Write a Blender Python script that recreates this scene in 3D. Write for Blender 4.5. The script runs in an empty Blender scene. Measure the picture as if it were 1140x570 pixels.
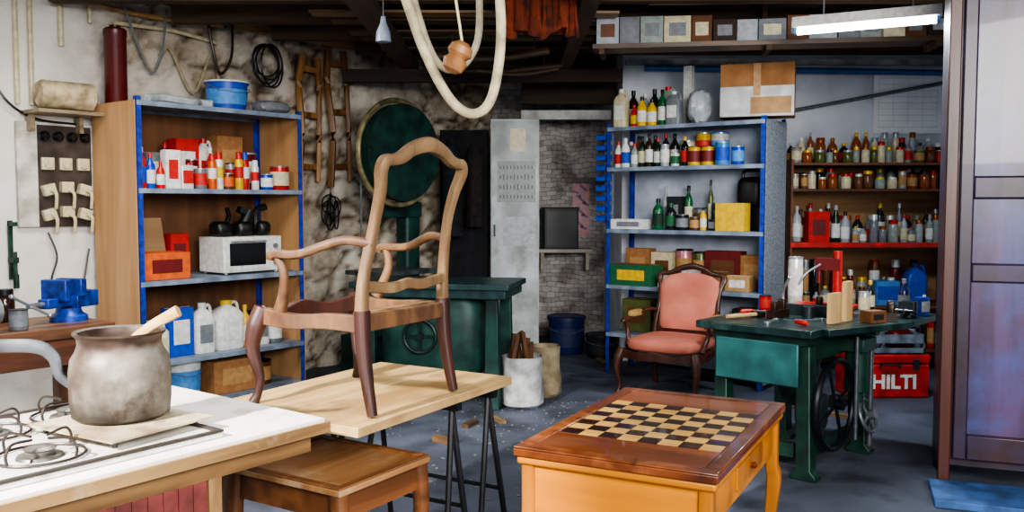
import bpy, math, random, bmesh
from math import sin, cos, pi, radians
from mathutils import Vector, Matrix, Euler, noise
random.seed(11)
COLL = bpy.context.scene.collection
try:
    bpy.context.scene.view_settings.look = 'AgX - Medium High Contrast'
except Exception:
    pass

# ---------------------------------------------------------------- materials
def lin(h):
    h = h.lstrip('#')
    out = []
    for i in (0, 2, 4):
        c = int(h[i:i+2], 16) / 255
        out.append(c/12.92 if c <= .04045 else ((c+.055)/1.055)**2.4)
    return (out[0], out[1], out[2], 1)
MC = {}
def nm(c1, c2=None, scale=8, rough=.6, metal=0, bump=.1, stretch=None, detail=5, lo=.35, hi=.65, dist=0, emit=0, coat=0, c3=None, p3=(.5, .62), s3=None):
    key = (c1, c2, scale, rough, metal, bump, stretch, detail, lo, hi, dist, emit, coat, c3, p3, s3)
    if key in MC: return MC[key]
    m = bpy.data.materials.new('surface_' + c1)
    m.use_nodes = True
    nt = m.node_tree; N = nt.nodes; L = nt.links
    b = N['Principled BSDF']
    b.inputs['Roughness'].default_value = rough
    b.inputs['Metallic'].default_value = metal
    if coat: b.inputs['Coat Weight'].default_value = coat
    a = lin(c1)
    if c2 is None:
        bb = tuple(x*.72 for x in a[:3]) + (1,)
    else: bb = lin(c2)
    tc = N.new('ShaderNodeTexCoord'); mp = N.new('ShaderNodeMapping')
    L.new(tc.outputs['Object'], mp.inputs['Vector'])
    if stretch: mp.inputs['Scale'].default_value = stretch
    no = N.new('ShaderNodeTexNoise'); no.inputs['Scale'].default_value = scale
    no.inputs['Detail'].default_value = detail; no.inputs['Distortion'].default_value = dist
    L.new(mp.outputs['Vector'], no.inputs['Vector'])
    cr = N.new('ShaderNodeValToRGB')
    cr.color_ramp.elements[0].position = lo; cr.color_ramp.elements[0].color = bb
    cr.color_ramp.elements[1].position = hi; cr.color_ramp.elements[1].color = a
    L.new(no.outputs['Fac'], cr.inputs['Fac'])
    out = cr.outputs['Color']
    if c3:   # broad patches of a third tone (wear, stains, painted sheen)
        n2 = N.new('ShaderNodeTexNoise'); n2.inputs['Scale'].default_value = s3 or max(1.5, scale*.22); n2.inputs['Detail'].default_value = 10; n2.inputs['Roughness'].default_value = .65
        L.new(tc.outputs['Object'], n2.inputs['Vector'])
        r2 = N.new('ShaderNodeValToRGB'); r2.color_ramp.elements[0].position = p3[0]; r2.color_ramp.elements[1].position = p3[1]
        L.new(n2.outputs['Fac'], r2.inputs['Fac'])
        mx = N.new('ShaderNodeMixRGB'); L.new(r2.outputs['Color'], mx.inputs[0]); L.new(out, mx.inputs[1]); mx.inputs[2].default_value = lin(c3)
        out = mx.outputs[0]
    L.new(out, b.inputs['Base Color'])
    if bump:
        bp = N.new('ShaderNodeBump'); bp.inputs['Strength'].default_value = bump; bp.inputs['Distance'].default_value = .02
        L.new(no.outputs['Fac'], bp.inputs['Height']); L.new(bp.outputs['Normal'], b.inputs['Normal'])
    if emit:
        b.inputs['Emission Color'].default_value = a
        b.inputs['Emission Strength'].default_value = emit
    MC[key] = m
    return m
def wood(c1, c2, axis='x', scale=9, rough=.45, bump=.15, coat=0, c3=None, p3=(.5, .62), s3=None):
    st = {'x': (.12, 1, 1), 'y': (1, .12, 1), 'z': (1, 1, .12)}[axis]
    return nm(c1, c2, scale=scale*1.6, rough=rough, bump=bump, stretch=st, detail=7, lo=.3, hi=.7, dist=.8, coat=coat, c3=c3, p3=p3, s3=s3)
def brickmat(c1, c2, mortar, sc, rough=.85):
    m = bpy.data.materials.new('whitewashed_brick'); m.use_nodes = True
    nt = m.node_tree; N = nt.nodes; L = nt.links; b = N['Principled BSDF']
    b.inputs['Roughness'].default_value = rough
    tc = N.new('ShaderNodeTexCoord'); sx = N.new('ShaderNodeSeparateXYZ'); cx = N.new('ShaderNodeCombineXYZ')
    L.new(tc.outputs['Object'], sx.inputs[0]); L.new(sx.outputs['X'], cx.inputs['X']); L.new(sx.outputs['Z'], cx.inputs['Y'])
    no = N.new('ShaderNodeTexNoise'); no.inputs['Scale'].default_value = 4; no.inputs['Detail'].default_value = 8
    L.new(tc.outputs['Object'], no.inputs['Vector'])
    va = N.new('ShaderNodeVectorMath'); va.operation = 'MULTIPLY_ADD'; va.inputs[1].default_value = (.14, .14, 0)
    L.new(no.outputs['Color'], va.inputs[0]); L.new(cx.outputs[0], va.inputs[2])
    br = N.new('ShaderNodeTexBrick'); br.inputs['Color1'].default_value = lin(c1); br.inputs['Color2'].default_value = lin(c2)
    br.inputs['Mortar'].default_value = lin(mortar); br.inputs['Scale'].default_value = sc; br.inputs['Mortar Size'].default_value = .02; br.inputs['Mortar Smooth'].default_value = 1
    L.new(va.outputs[0], br.inputs['Vector'])
    mx = N.new('ShaderNodeMixRGB'); mx.blend_type = 'MULTIPLY'; mx.inputs[0].default_value = .7
    cr = N.new('ShaderNodeValToRGB'); cr.color_ramp.elements[0].position = .38; cr.color_ramp.elements[0].color = (.3, .26, .25, 1)
    cr.color_ramp.elements[1].position = .52
    L.new(no.outputs['Fac'], cr.inputs[0]); L.new(br.outputs['Color'], mx.inputs[1]); L.new(cr.outputs[0], mx.inputs[2])
    L.new(mx.outputs[0], b.inputs['Base Color'])
    bp = N.new('ShaderNodeBump'); bp.inputs['Strength'].default_value = .4; bp.inputs['Distance'].default_value = .03
    L.new(br.outputs['Fac'], bp.inputs['Height']); bp.invert = True
    L.new(bp.outputs[0], b.inputs['Normal'])
    return m
def stonemat():
    m = bpy.data.materials.new('rough_stone_plaster'); m.use_nodes = True
    nt = m.node_tree; N = nt.nodes; L = nt.links; b = N['Principled BSDF']; b.inputs['Roughness'].default_value = .92
    tc = N.new('ShaderNodeTexCoord')
    no = N.new('ShaderNodeTexNoise'); no.inputs['Scale'].default_value = 5; no.inputs['Detail'].default_value = 12; no.inputs['Roughness'].default_value = .65; L.new(tc.outputs['Object'], no.inputs['Vector'])
    c1 = N.new('ShaderNodeValToRGB'); e = c1.color_ramp.elements; e[0].position = .32; e[0].color = lin('9a866c'); e[1].position = .58; e[1].color = lin('ddd4c4')
    L.new(no.outputs['Fac'], c1.inputs[0])
    n2 = N.new('ShaderNodeTexNoise'); n2.inputs['Scale'].default_value = 1.3; n2.inputs['Detail'].default_value = 6; L.new(tc.outputs['Object'], n2.inputs['Vector'])
    r2 = N.new('ShaderNodeValToRGB'); e = r2.color_ramp.elements; e[0].position = .35; e[0].color = lin('b8a892'); e[1].position = .6; e[1].color = (1, 1, 1, 1); L.new(n2.outputs['Fac'], r2.inputs[0])
    mx = N.new('ShaderNodeMixRGB'); mx.blend_type = 'MULTIPLY'; mx.inputs[0].default_value = .7; L.new(c1.outputs[0], mx.inputs[1]); L.new(r2.outputs[0], mx.inputs[2])
    # whiter limewashed stretch near the bench end of the wall
    sx = N.new('ShaderNodeSeparateXYZ'); L.new(tc.outputs['Object'], sx.inputs[0])
    ad = N.new('ShaderNodeMath'); ad.operation = 'MULTIPLY_ADD'; ad.inputs[1].default_value = 1.2; L.new(n2.outputs['Fac'], ad.inputs[0]); L.new(sx.outputs['X'], ad.inputs[2])
    r3 = N.new('ShaderNodeMapRange'); r3.inputs['From Min'].default_value = .45; r3.inputs['From Max'].default_value = .95; r3.inputs['To Min'].default_value = .85; r3.inputs['To Max'].default_value = 0; L.new(ad.outputs[0], r3.inputs['Value'])
    m2 = N.new('ShaderNodeMixRGB'); L.new(r3.outputs[0], m2.inputs[0]); L.new(mx.outputs[0], m2.inputs[1]); m2.inputs[2].default_value = lin('ece8e0')
    # dark joints between the stones
    at = N.new('ShaderNodeAttribute'); at.attribute_name = 'joint'
    m3 = N.new('ShaderNodeMixRGB'); m3.blend_type = 'MULTIPLY'; L.new(at.outputs['Fac'], m3.inputs[0]); L.new(m2.outputs[0], m3.inputs[1]); m3.inputs[2].default_value = lin('6e5c4a')
    L.new(m3.outputs[0], b.inputs['Base Color'])
    bp = N.new('ShaderNodeBump'); bp.inputs['Strength'].default_value = .6; bp.inputs['Distance'].default_value = .03; L.new(no.outputs['Fac'], bp.inputs['Height']); L.new(bp.outputs[0], b.inputs['Normal'])
    return m
COL = {'red': 'c81e16', 'dark red': '6e1210', 'orange': 'e06020', 'yellow': 'ecbc14', 'white': 'ecebe4', 'cream': 'dccfa8',
       'blue': '1648b8', 'light blue': '5090d4', 'navy': '162250', 'green': '166036', 'dark green': '0e2e1a', 'black': '101010',
       'grey': '7c8085', 'silver': 'acb2b6', 'brown': '6c4020', 'amber': '96490c', 'tan': 'bd8e56', 'cardboard': 'a87444',
       'pink': 'cf8690', 'clear': '98a29a', 'teal': '267a70', 'olive': '585f2c', 'purple': '74286e', 'dark brown': '301b0c', 'dark': '1c1e22'}
def pc(n, rough=.4, metal=0):
    return nm(COL.get(n, n), scale=25, rough=rough, metal=metal, bump=.02)

# ---------------------------------------------------------------- mesh builder
def cr_path(pts, k=6):
    P = [Vector(p) for p in pts]
    if len(P) < 3: return P
    out = []
    for i in range(len(P)-1):
        p0 = P[i-1] if i else P[0]*2-P[1]; p1 = P[i]; p2 = P[i+1]; p3 = P[i+2] if i+2 < len(P) else P[-1]*2-P[-2]
        for j in range(k):
            t = j/k
            out.append(.5*((2*p1)+(-p0+p2)*t+(2*p0-5*p1+4*p2-p3)*t*t+(-p0+3*p1-3*p2+p3)*t**3))
    out.append(P[-1]); return out
def interp(vals, n):
    out = []
    for i in range(n):
        t = i/(n-1)*(len(vals)-1); a = int(t); b = min(a+1, len(vals)-1); f = t-a
        va, vb = vals[a], vals[b]
        if isinstance(va, (tuple, list)): out.append(tuple(x*(1-f)+y*f for x, y in zip(va, vb)))
        else: out.append(va*(1-f)+vb*f)
    return out
class MB:
    def __init__(s): s.v = []; s.f = []; s.m = []; s.T = Matrix.Identity(4)
    def add(s, vs, fs, m=0):
        o = len(s.v); s.v += [tuple(s.T @ Vector(v)) for v in vs]; s.f += [tuple(i+o for i in f) for f in fs]; s.m += [m]*len(fs); return s
    def box(s, c, d, m=0, rot=(0, 0, 0)):
        R = Euler([radians(a) for a in rot]).to_matrix(); c = Vector(c); x, y, z = d[0]/2, d[1]/2, d[2]/2
        vs = [tuple(c+R@Vector((i*x, j*y, k*z))) for i in (-1, 1) for j in (-1, 1) for k in (-1, 1)]
        fs = [(0, 1, 3, 2), (4, 6, 7, 5), (0, 4, 5, 1), (2, 3, 7, 6), (0, 2, 6, 4), (1, 5, 7, 3)]
        return s.add(vs, fs, m)
    def b2(s, a, b, m=0):
        return s.box([(p+q)/2 for p, q in zip(a, b)], [abs(q-p) for p, q in zip(a, b)], m)
    def lathe(s, prof, c=(0, 0, 0), n=16, m=0, rot=(0, 0, 0), caps=True, jit=0, seed=0):
        R = Euler([radians(a) for a in rot]).to_matrix(); c = Vector(c); rr = random.Random(seed)
        vs = []
        for (r, z) in prof:
            for j in range(n):
                a = 2*pi*j/n; q = r*(1+jit*(rr.random()-.5)) if jit else r
                vs.append(tuple(c+R@Vector((q*cos(a), q*sin(a), z+(jit*.15*(rr.random()-.5)*r if jit else 0)))))
        fs = []
        for i in range(len(prof)-1):
            for j in range(n):
                k = (j+1) % n; fs.append((i*n+j, i*n+k, (i+1)*n+k, (i+1)*n+j))
        if caps:
            fs.append(tuple(range(n))[::-1]); fs.append(tuple((len(prof)-1)*n+j for j in range(n)))
        return s.add(vs, fs, m)
    def cyl(s, c, r, h, n=16, m=0, rot=(0, 0, 0)):
        return s.lathe([(r, 0), (r, h)], c, n, m, rot)
    def stack(s, secs, n=20, m=0, c=(0, 0, 0)):
        vs = []
        for (a, b, z, e) in secs:
            for j in range(n):
                t = 2*pi*j/n; ct, st = cos(t), sin(t)
                vs.append((c[0]+a*math.copysign(abs(ct)**e, ct), c[1]+b*math.copysign(abs(st)**e, st), c[2]+z))
        fs = []
        for i in range(len(secs)-1):
            for j in range(n):
                k = (j+1) % n; fs.append((i*n+j, i*n+k, (i+1)*n+k, (i+1)*n+j))
        fs.append(tuple(range(n))[::-1]); fs.append(tuple((len(secs)-1)*n+j for j in range(n)))
        return s.add(vs, fs, m)
    def sell(s, c, d, e1=.5, e2=.5, n=20, k=10, m=0, rot=(0, 0, 0), jit=0):
        R = Euler([radians(a) for a in rot]).to_matrix(); c = Vector(c)
        f = lambda v, e: math.copysign(abs(v)**e, v)
        vs = []; rr = random.Random(3)
        for i in range(k+1):
            p = -pi/2+pi*i/k
            for j in range(n):
                t = 2*pi*j/n; q = 1+jit*(rr.random()-.5)
                vs.append(tuple(c+R@Vector((q*d[0]*f(cos(p), e1)*f(cos(t), e2), q*d[1]*f(cos(p), e1)*f(sin(t), e2), q*d[2]*f(sin(p), e1)))))
        fs = []
        for i in range(k):
            for j in range(n):
                q = (j+1) % n; fs.append((i*n+j, i*n+q, (i+1)*n+q, (i+1)*n+j))
        return s.add(vs, fs, m)
    def sweep(s, pts, sec, ref=(0, 0, 1), n=8, m=0, smooth=6, e=1):
        P = cr_path(pts, smooth) if smooth > 1 else [Vector(p) for p in pts]
        if isinstance(sec, (int, float)): sec = [(sec, sec)]*2
        if isinstance(sec, tuple): sec = [sec]*2
        sec = [(q, q) if isinstance(q, (int, float)) else q for q in sec]
        S = interp(sec, len(P)); vs = []; prev = Vector(ref)
        for i, p in enumerate(P):
            t = (P[min(i+1, len(P)-1)]-P[max(i-1, 0)]).normalized()
            r = prev - t*prev.dot(t)
            if r.length < 1e-4: r = t.orthogonal()
            r.normalize(); o = t.cross(r); prev = r if n >= 6 and e == 1 and S[i][0] == S[i][1] else Vector(ref)
            if n == 4: angs = [pi/4+pi/2*j for j in range(4)]; sc = 1.414
            else: angs = [2*pi*j/n for j in range(n)]; sc = 1
            for a in angs:
                ca, sa = cos(a), sin(a)
                vs.append(tuple(p+r*S[i][0]*sc*math.copysign(abs(ca)**e, ca)+o*S[i][1]*sc*math.copysign(abs(sa)**e, sa)))
        fs = []
        for i in range(len(P)-1):
            for j in range(n):
                k = (j+1) % n; fs.append((i*n+j, i*n+k, (i+1)*n+k, (i+1)*n+j))
        fs.append(tuple(range(n))[::-1]); fs.append(tuple((len(P)-1)*n+j for j in range(n)))
        return s.add(vs, fs, m)
    def ring(s, c, R, r, n=24, k=8, m=0, rot=(0, 0, 0)):
        Rm = Euler([radians(a) for a in rot]).to_matrix(); c = Vector(c); vs = []; fs = []
        for i in range(n):
            a = 2*pi*i/n
            for j in range(k):
                b = 2*pi*j/k
                vs.append(tuple(c+Rm@Vector(((R+r*cos(b))*cos(a), (R+r*cos(b))*sin(a), r*sin(b)))))
        for i in range(n):
            for j in range(k):
                fs.append((i*k+j, ((i+1) % n)*k+j, ((i+1) % n)*k+(j+1) % k, i*k+(j+1) % k))
        return s.add(vs, fs, m)
    def prism(s, poly, z0, z1, m=0, plane='xy'):
        n = len(poly)
        def mk(p, z):
            return (p[0], p[1], z) if plane == 'xy' else ((p[0], z, p[1]) if plane == 'xz' else (z, p[0], p[1]))
        vs = [mk(p, z0) for p in poly]+[mk(p, z1) for p in poly]
        fs = [tuple(range(n))[::-1], tuple(range(n, 2*n))]+[(i, (i+1) % n, n+(i+1) % n, n+i) for i in range(n)]
        return s.add(vs, fs, m)
def mkobj(name, mb, mats, bev=0, ang=38):
    me = bpy.data.meshes.new(name); me.from_pydata(mb.v, [], mb.f)
    if not isinstance(mats, (list, tuple)): mats = [mats]
    for q in mats: me.materials.append(q)
    for i, p in enumerate(me.polygons): p.material_index = mb.m[i]
    bm = bmesh.new(); bm.from_mesh(me); bmesh.ops.recalc_face_normals(bm, faces=bm.faces); bm.to_mesh(me); bm.free()
    for p in me.polygons: p.use_smooth = True
    me.set_sharp_from_angle(angle=radians(ang))
    o = bpy.data.objects.new(name, me); COLL.objects.link(o)
    if bev:
        b = o.modifiers.new('bevel', 'BEVEL'); b.width = bev; b.segments = 2; b.limit_method = 'ANGLE'; b.angle_limit = radians(50)
    return o
def meta(o, label, cat, group=None):
    o['label'] = label; o['category'] = cat
    if group: o['group'] = group
def thing(name, label, cat, loc, rz, parts, group=None, rot=None):
    if len(parts) == 1 and parts[0][0] is None:
        p = parts[0]; op = p[3] if len(p) > 3 else {}
        root = mkobj(name, p[1], p[2], op.get('bev', 0))
    else:
        root = bpy.data.objects.new(name, None); root.empty_display_size = .1; COLL.objects.link(root)
        def rec(ps, par):
            for p in ps:
                op = p[3] if len(p) > 3 else {}
                o = mkobj(p[0], p[1], p[2], op.get('bev', 0)); o.parent = par
                if 'label' in op: o['label'] = op['label']
                if 'sub' in op: rec(op['sub'], o)
        rec(parts, root)
    root.location = loc
    root.rotation_euler = rot if rot else (0, 0, rz)
    meta(root, label, cat, group); return root
def copy_thing(src, loc, rz, label):
    def cp(o, par):
        n = o.copy()
        COLL.objects.link(n)
        if par is not None: n.parent = par
        for ch in o.children: cp(ch, n)
        return n
    r = cp(src, None); r.location = loc; r.rotation_euler = (0, 0, rz); r['label'] = label; return r
def textmesh(name, s, size, mat, loc, rot, parent):
    cu = bpy.data.curves.new(name, 'FONT'); cu.body = s; cu.size = size; cu.extrude = .002; cu.align_x = 'CENTER'; cu.align_y = 'CENTER'; cu.offset = size*.03
    t = bpy.data.objects.new('tmp', cu); COLL.objects.link(t); bpy.context.view_layer.update()
    me = bpy.data.meshes.new_from_object(t.evaluated_get(bpy.context.evaluated_depsgraph_get()))
    bpy.data.objects.remove(t); me.materials.clear(); me.materials.append(mat)
    o = bpy.data.objects.new(name, me); COLL.objects.link(o); o.parent = parent; o.location = loc; o.rotation_euler = rot; return o
class Fr:
    def __init__(s, o, deg):
        s.o = Vector((o[0], o[1], 0)); s.a = radians(deg); s.X = Vector((cos(s.a), sin(s.a), 0)); s.Y = Vector((-sin(s.a), cos(s.a), 0))
    def p(s, x, y, z=0): return s.o+s.X*x+s.Y*y+Vector((0, 0, z))
LU = Fr((-2.68, 6.45), 51.7); RU = Fr((.88, 8.4), -36.4); U2 = Fr((2.62, 8.45), 0)
BN = Fr((-.65, 3.09), 53.13); TB = Fr((0, 4.19), 60); MG = Fr((1.68, 4.98), -43); CT = Fr((.583, 3.43), -27.3); ST = Fr((-.745, 3.6), 57.8)

def struct(name, mb, mats, loc=(0, 0, 0), rz=0):
    o = mkobj(name, mb, mats); o.location = loc; o.rotation_euler = (0, 0, rz); o['kind'] = 'structure'; return o

# ---------------------------------------------------------------- room
floor_m = nm('5a6070', '262a33', scale=2.6, rough=.7, bump=.2, detail=14, lo=.32, hi=.7, c3='23262e', p3=(.5, .68), s3=1.3)
white_w = nm('dfe3ea', 'a2a6ae', scale=1.8, rough=.9, bump=.2, detail=10, lo=.25, hi=.6)
struct('floor', MB().b2((-6, -1.5, -.1), (5, 11, 0)), floor_m)
# rough stone wall with real relief
nx, nz = 230, 84; vs = []; fs = []; jt = []
for iz in range(nz+1):
    for ix in range(nx+1):
        x = -4.2+9.2*ix/nx; z = 3.2*iz/nz
        d, pts = noise.voronoi(Vector((x*3.0+noise.noise(Vector((x*2, z*2, 0)))*.7, z*4.4+noise.noise(Vector((x*2.5, z*2, 7)))*.5, 0)))
        st = min(1, (d[1]-d[0])*3.2)
        mask = max(0, min(1, (x+.1)/.5))*max(.25, min(1, (noise.noise(Vector((x*.8, z*.8, 4)))+.45)*2.5))
        y = .685+.055*mask*(1-st**.6)+.012*noise.noise(Vector((x*9, z*9, 1)))+.012
        jt.append(mask*max(0, 1-st*2.2)); vs.append((x, y, z))
for iz in range(nz):
    for ix in range(nx):
        a = iz*(nx+1)+ix; fs.append((a, a+1, a+nx+2, a+nx+1))
mb = MB(); mb.add(vs, fs); mb.b2((-4.2, .78, 0), (5.0, .88, 3.2))
wl = struct('wall_left', mb, stonemat(), LU.o, LU.a)
att = wl.data.attributes.new('joint', 'FLOAT', 'POINT')
for i_, q_ in enumerate(jt): att.data[i_].value = q_
struct('wall_back', MB().b2((1.1, 9.0, 0), (4.7, 9.1, 3.2)), white_w)
struct('wall_alcove_back', MB().b2((-.3, 10.7, 0), (1.2, 10.8, 3.2)), brickmat('c8c2bc', 'a49c98', '70686a', 4.6))
struct('wall_alcove_side', MB().b2((1.1, 9.1, 0), (1.2, 10.7, 3.2)), white_w)
struct('wall_right', MB().b2((4.6, 3.4, 0), (4.7, 9.0, 3.2)), white_w)
ceil_m = wood('3c2c20', '140e0a', 'x', 5, .8, .4)
struct('ceiling', MB().b2((-6, 1.6, 3.2), (4.7, 10.9, 3.28)), ceil_m)
beam_m = wood('604830', '2a1d14', 'x', 5, .8, .4)
beam_y = wood('5c4632', '2c1f15', 'y', 5, .8, .4)
def wallx(Y): return -3.21+.62*(Y-6.87)/.785
i = 1
for Y in (5.2, 6.5, 7.25, 8.0, 8.75, 9.6, 10.3):
    x0 = wallx(Y)+.22; x1 = 4.58 if Y < 9 else 1.08
    struct('trim_%d' % i, MB().b2((x0, Y-.05, 3.02), (x1, Y+.05, 3.2)), beam_m); i += 1
for x, y0, y1 in ((.5, 2.2, 10.6), (-1.0, 2.2, 9.2)):
    struct('trim_%d' % i, MB().b2((x-.06, y0, 2.86), (x+.06, y1, 3.0)), beam_y); i += 1
struct('trim_%d' % i, MB().b2((1.12, 8.93, 2.95), (4.58, 8.99, 3.0)), nm('b9b9b4', '7d7b76', 6)); i += 1
struct('trim_%d' % i, MB().b2((.1, 9.86, 2.5), (1.08, 9.94, 2.6)), nm('dcdcd8', 'a09e98', 6)); i += 1
dkb = wood('3c2c1f', '1c140e', 'x', 5, .8, .4)
struct('trim_%d' % i, MB().b2((.1, 9.4, 2.62), (1.08, 9.5, 2.86)), dkb); i += 1
struct('trim_%d' % i, MB().b2((-1.6, 8.6, 2.74), (1.05, 8.7, 2.86)), dkb); i += 1

# ---------------------------------------------------------------- item templates
def T_bottle(h, r, b, c, l):
    B = MB().lathe([(r*.9, 0), (r, .008), (r, h*.62), (r*.85, h*.7), (r*.36, h*.82), (r*.34, h*.9)], n=14)
    K = MB().lathe([(r*.42, h*.87), (r*.42, h*.99), (r*.36, h)], n=12)
    Lb = MB().lathe([(r*1.025, h*.14), (r*1.025, h*.52)], n=14, caps=False)
    return [('body', B, [pc(b, .25)]), ('cap', K, [pc(c)]), ('paper_label', Lb, [pc(l, .7)])]
def T_can(h, r, b, c, l):
    B = MB().lathe([(r*.96, 0), (r, .006), (r, h*.93), (r*.96, h*.95)], n=18)
    K = MB().lathe([(r*1.03, h*.94), (r*1.03, h*.98), (r*.9, h*.985), (r*.88, h*.97)], n=18)
    Lb = MB().lathe([(r*1.02, h*.18), (r*1.02, h*.75)], n=18, caps=False)
    return [('body', B, [pc(b, .3, .3)]), ('lid', K, [pc(c, .3, .5)]), ('paper_label', Lb, [pc(l, .6)])]
def T_spray(h, r, b, c, l):
    B = MB().lathe([(r*.95, 0), (r, .005), (r, h*.74), (r*.8, h*.8), (r*.5, h*.82)], n=14)
    K = MB().lathe([(r*.72, h*.8), (r*.72, h*.98), (r*.6, h)], n=14)
    Lb = MB().lathe([(r*1.02, h*.3), (r*1.02, h*.6)], n=14, caps=False)
    return [('body', B, [pc(b, .3, .2)]), ('cap', K, [pc(c)]), ('paper_label', Lb, [pc(l, .6)])]
def T_jar(h, r, b, c, l):
    B = MB().lathe([(r*.9, 0), (r, .01), (r, h*.72), (r*.82, h*.82)], n=14)
    K = MB().lathe([(r*.88, h*.82), (r*.88, h*.98), (r*.8, h)], n=14)
    return [('body', B, [pc(b, .12)]), ('lid', K, [pc(c, .35, .4)])]
def T_box(w, d, h, b, l, t):
    B = MB().b2((-w/2, -d/2, 0), (w/2, d/2, h))
    Lb = MB().b2((-w*.32, -d/2-.002, h*.25), (w*.32, -d/2, h*.75))
    K = MB().b2((-w/2, -d*.08, h), (w/2, d*.08, h+.0015))
    return [('body', B, [pc(b, .75)], {'bev': .003}), ('paper_label', Lb, [pc(l, .6)]), ('tape', K, [pc(t, .5)])]
def T_jug(w, d, h, b, c, l):
    B = MB().stack([(w*.47, d*.47, 0, .4), (w*.5, d*.5, .02, .4), (w*.5, d*.5, h*.68, .4), (w*.4, d*.42, h*.78, .5), (w*.18, d*.25, h*.86, .8), (w*.16, w*.16, h*.9, 1)], n=24)
    B.sweep([(w*.1, 0, h*.86), (w*.3, 0, h*.93), (w*.42, 0, h*.86), (w*.45, 0, h*.66)], .012, n=8)
    K = MB().cyl((0, 0, h*.89), w*.19, h*.09, 14)
    Lb = MB().b2((-w*.33, -d*.5-.003, h*.2), (w*.33, -d*.5+.004, h*.56))
    return [('body', B, [pc(b, .4)]), ('cap', K, [pc(c)]), ('paper_label', Lb, [pc(l, .6)])]
def T_bucket(h, r, b, c, l):
    B = MB().lathe([(r*.84, 0), (r*.86, .01), (r*.97, h*.9), (r*1.03, h*.9), (r*1.03, h*.95)], n=24)
    K = MB().lathe([(r*1.05, h*.93), (r*1.05, h*.98), (r*.95, h), (r*.92, h*.985)], n=24)
    Lb = MB().lathe([(r*.915, h*.2), (r*.975, h*.7)], n=24, caps=False)
    H = MB().sweep([(r*1.05, 0, h*.86), (r*.9, -r*.6, h*.68), (0, -r*1.08, h*.58), (-r*.9, -r*.6, h*.68), (-r*1.05, 0, h*.86)], .003, n=6)
    return [('body', B, [pc(b)]), ('lid', K, [pc(c)]), ('paper_label', Lb, [pc(l, .6)]), ('handle', H, [pc('silver', .3, .8)])]
def T_tin(w, d, h, b, c, l):
    B = MB().stack([(w*.5, d*.5, 0, .25), (w*.5, d*.5, h*.88, .25), (w*.46, d*.45, h*.9, .25)], n=20)
    K = MB().cyl((w*.25, 0, h*.89), w*.13, h*.1, 12)
    Lb = MB().b2((-w*.42, -d*.5-.003, h*.2), (w*.42, -d*.5+.002, h*.7))
    return [('body', B, [pc(b, .3, .3)]), ('cap', K, [pc(c)]), ('paper_label', Lb, [pc(l, .6)])]
TT = {'bottle': T_bottle, 'can': T_can, 'spray': T_spray, 'jar': T_jar, 'box': T_box, 'jug': T_jug, 'bucket': T_bucket, 'tin': T_tin}
NOUN = {'bottle': ('bottle', 'bottle', '%s bottle with %s cap on %s'), 'can': ('metal_can', 'can', '%s metal can with %s lid on %s'),
        'spray': ('spray_can', 'spray can', '%s spray can with %s cap on %s'), 'jar': ('glass_jar', 'jar', '%s glass jar with %s lid on %s'),
        'box': ('cardboard_box', 'box', '%s box with %s label on %s'), 'jug': ('plastic_jug', 'jug', '%s plastic jug with %s cap on %s'),
        'bucket': ('paint_bucket', 'bucket', '%s bucket with %s lid on %s'), 'tin': ('solvent_tin', 'tin', '%s rectangular tin with %s cap on %s')}
CACHE = {}
def put(kind, args, pos, rz, where, group, small=True, label=None):
    nn, cat, fmt = NOUN[kind]
    nc = 3 if kind in ('box', 'jug', 'tin') else 2
    lab = label or fmt % (args[nc], args[nc+1], where)
    key = (kind, tuple(args), small, group)
    if key in CACHE: return copy_thing(CACHE[key], pos, rz, lab)
    parts = TT[kind](*args)
    if small:
        M = MB(); mats = []
        for p in parts:
            o = len(M.v); M.v += p[1].v; M.f += [tuple(i+o for i in f) for f in p[1].f]; M.m += [k+len(mats) for k in p[1].m]; mats += p[2]
        parts = [(None, M, mats)]
    r = thing(nn, lab, cat, pos, rz, parts, group); CACHE[key] = r; return r
rj = random.Random(21)
def run(fr, z, y, x0, items, where, group, small=True, gap=.006, yj=.02):
    x = x0
    for it in items:
        if isinstance(it, (int, float)): x += it; continue
        kind, args = it[0], it[1:]
        boxy = kind in ('box', 'jug', 'tin')
        w = args[0] if boxy else args[1]*2.06
        x += w/2
        put(kind, args, fr.p(x, y+rj.uniform(-yj, yj), z), fr.a+(0 if boxy else rj.uniform(-.5, .5)), where, group, small)
        x += w/2+gap
    return x

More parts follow.
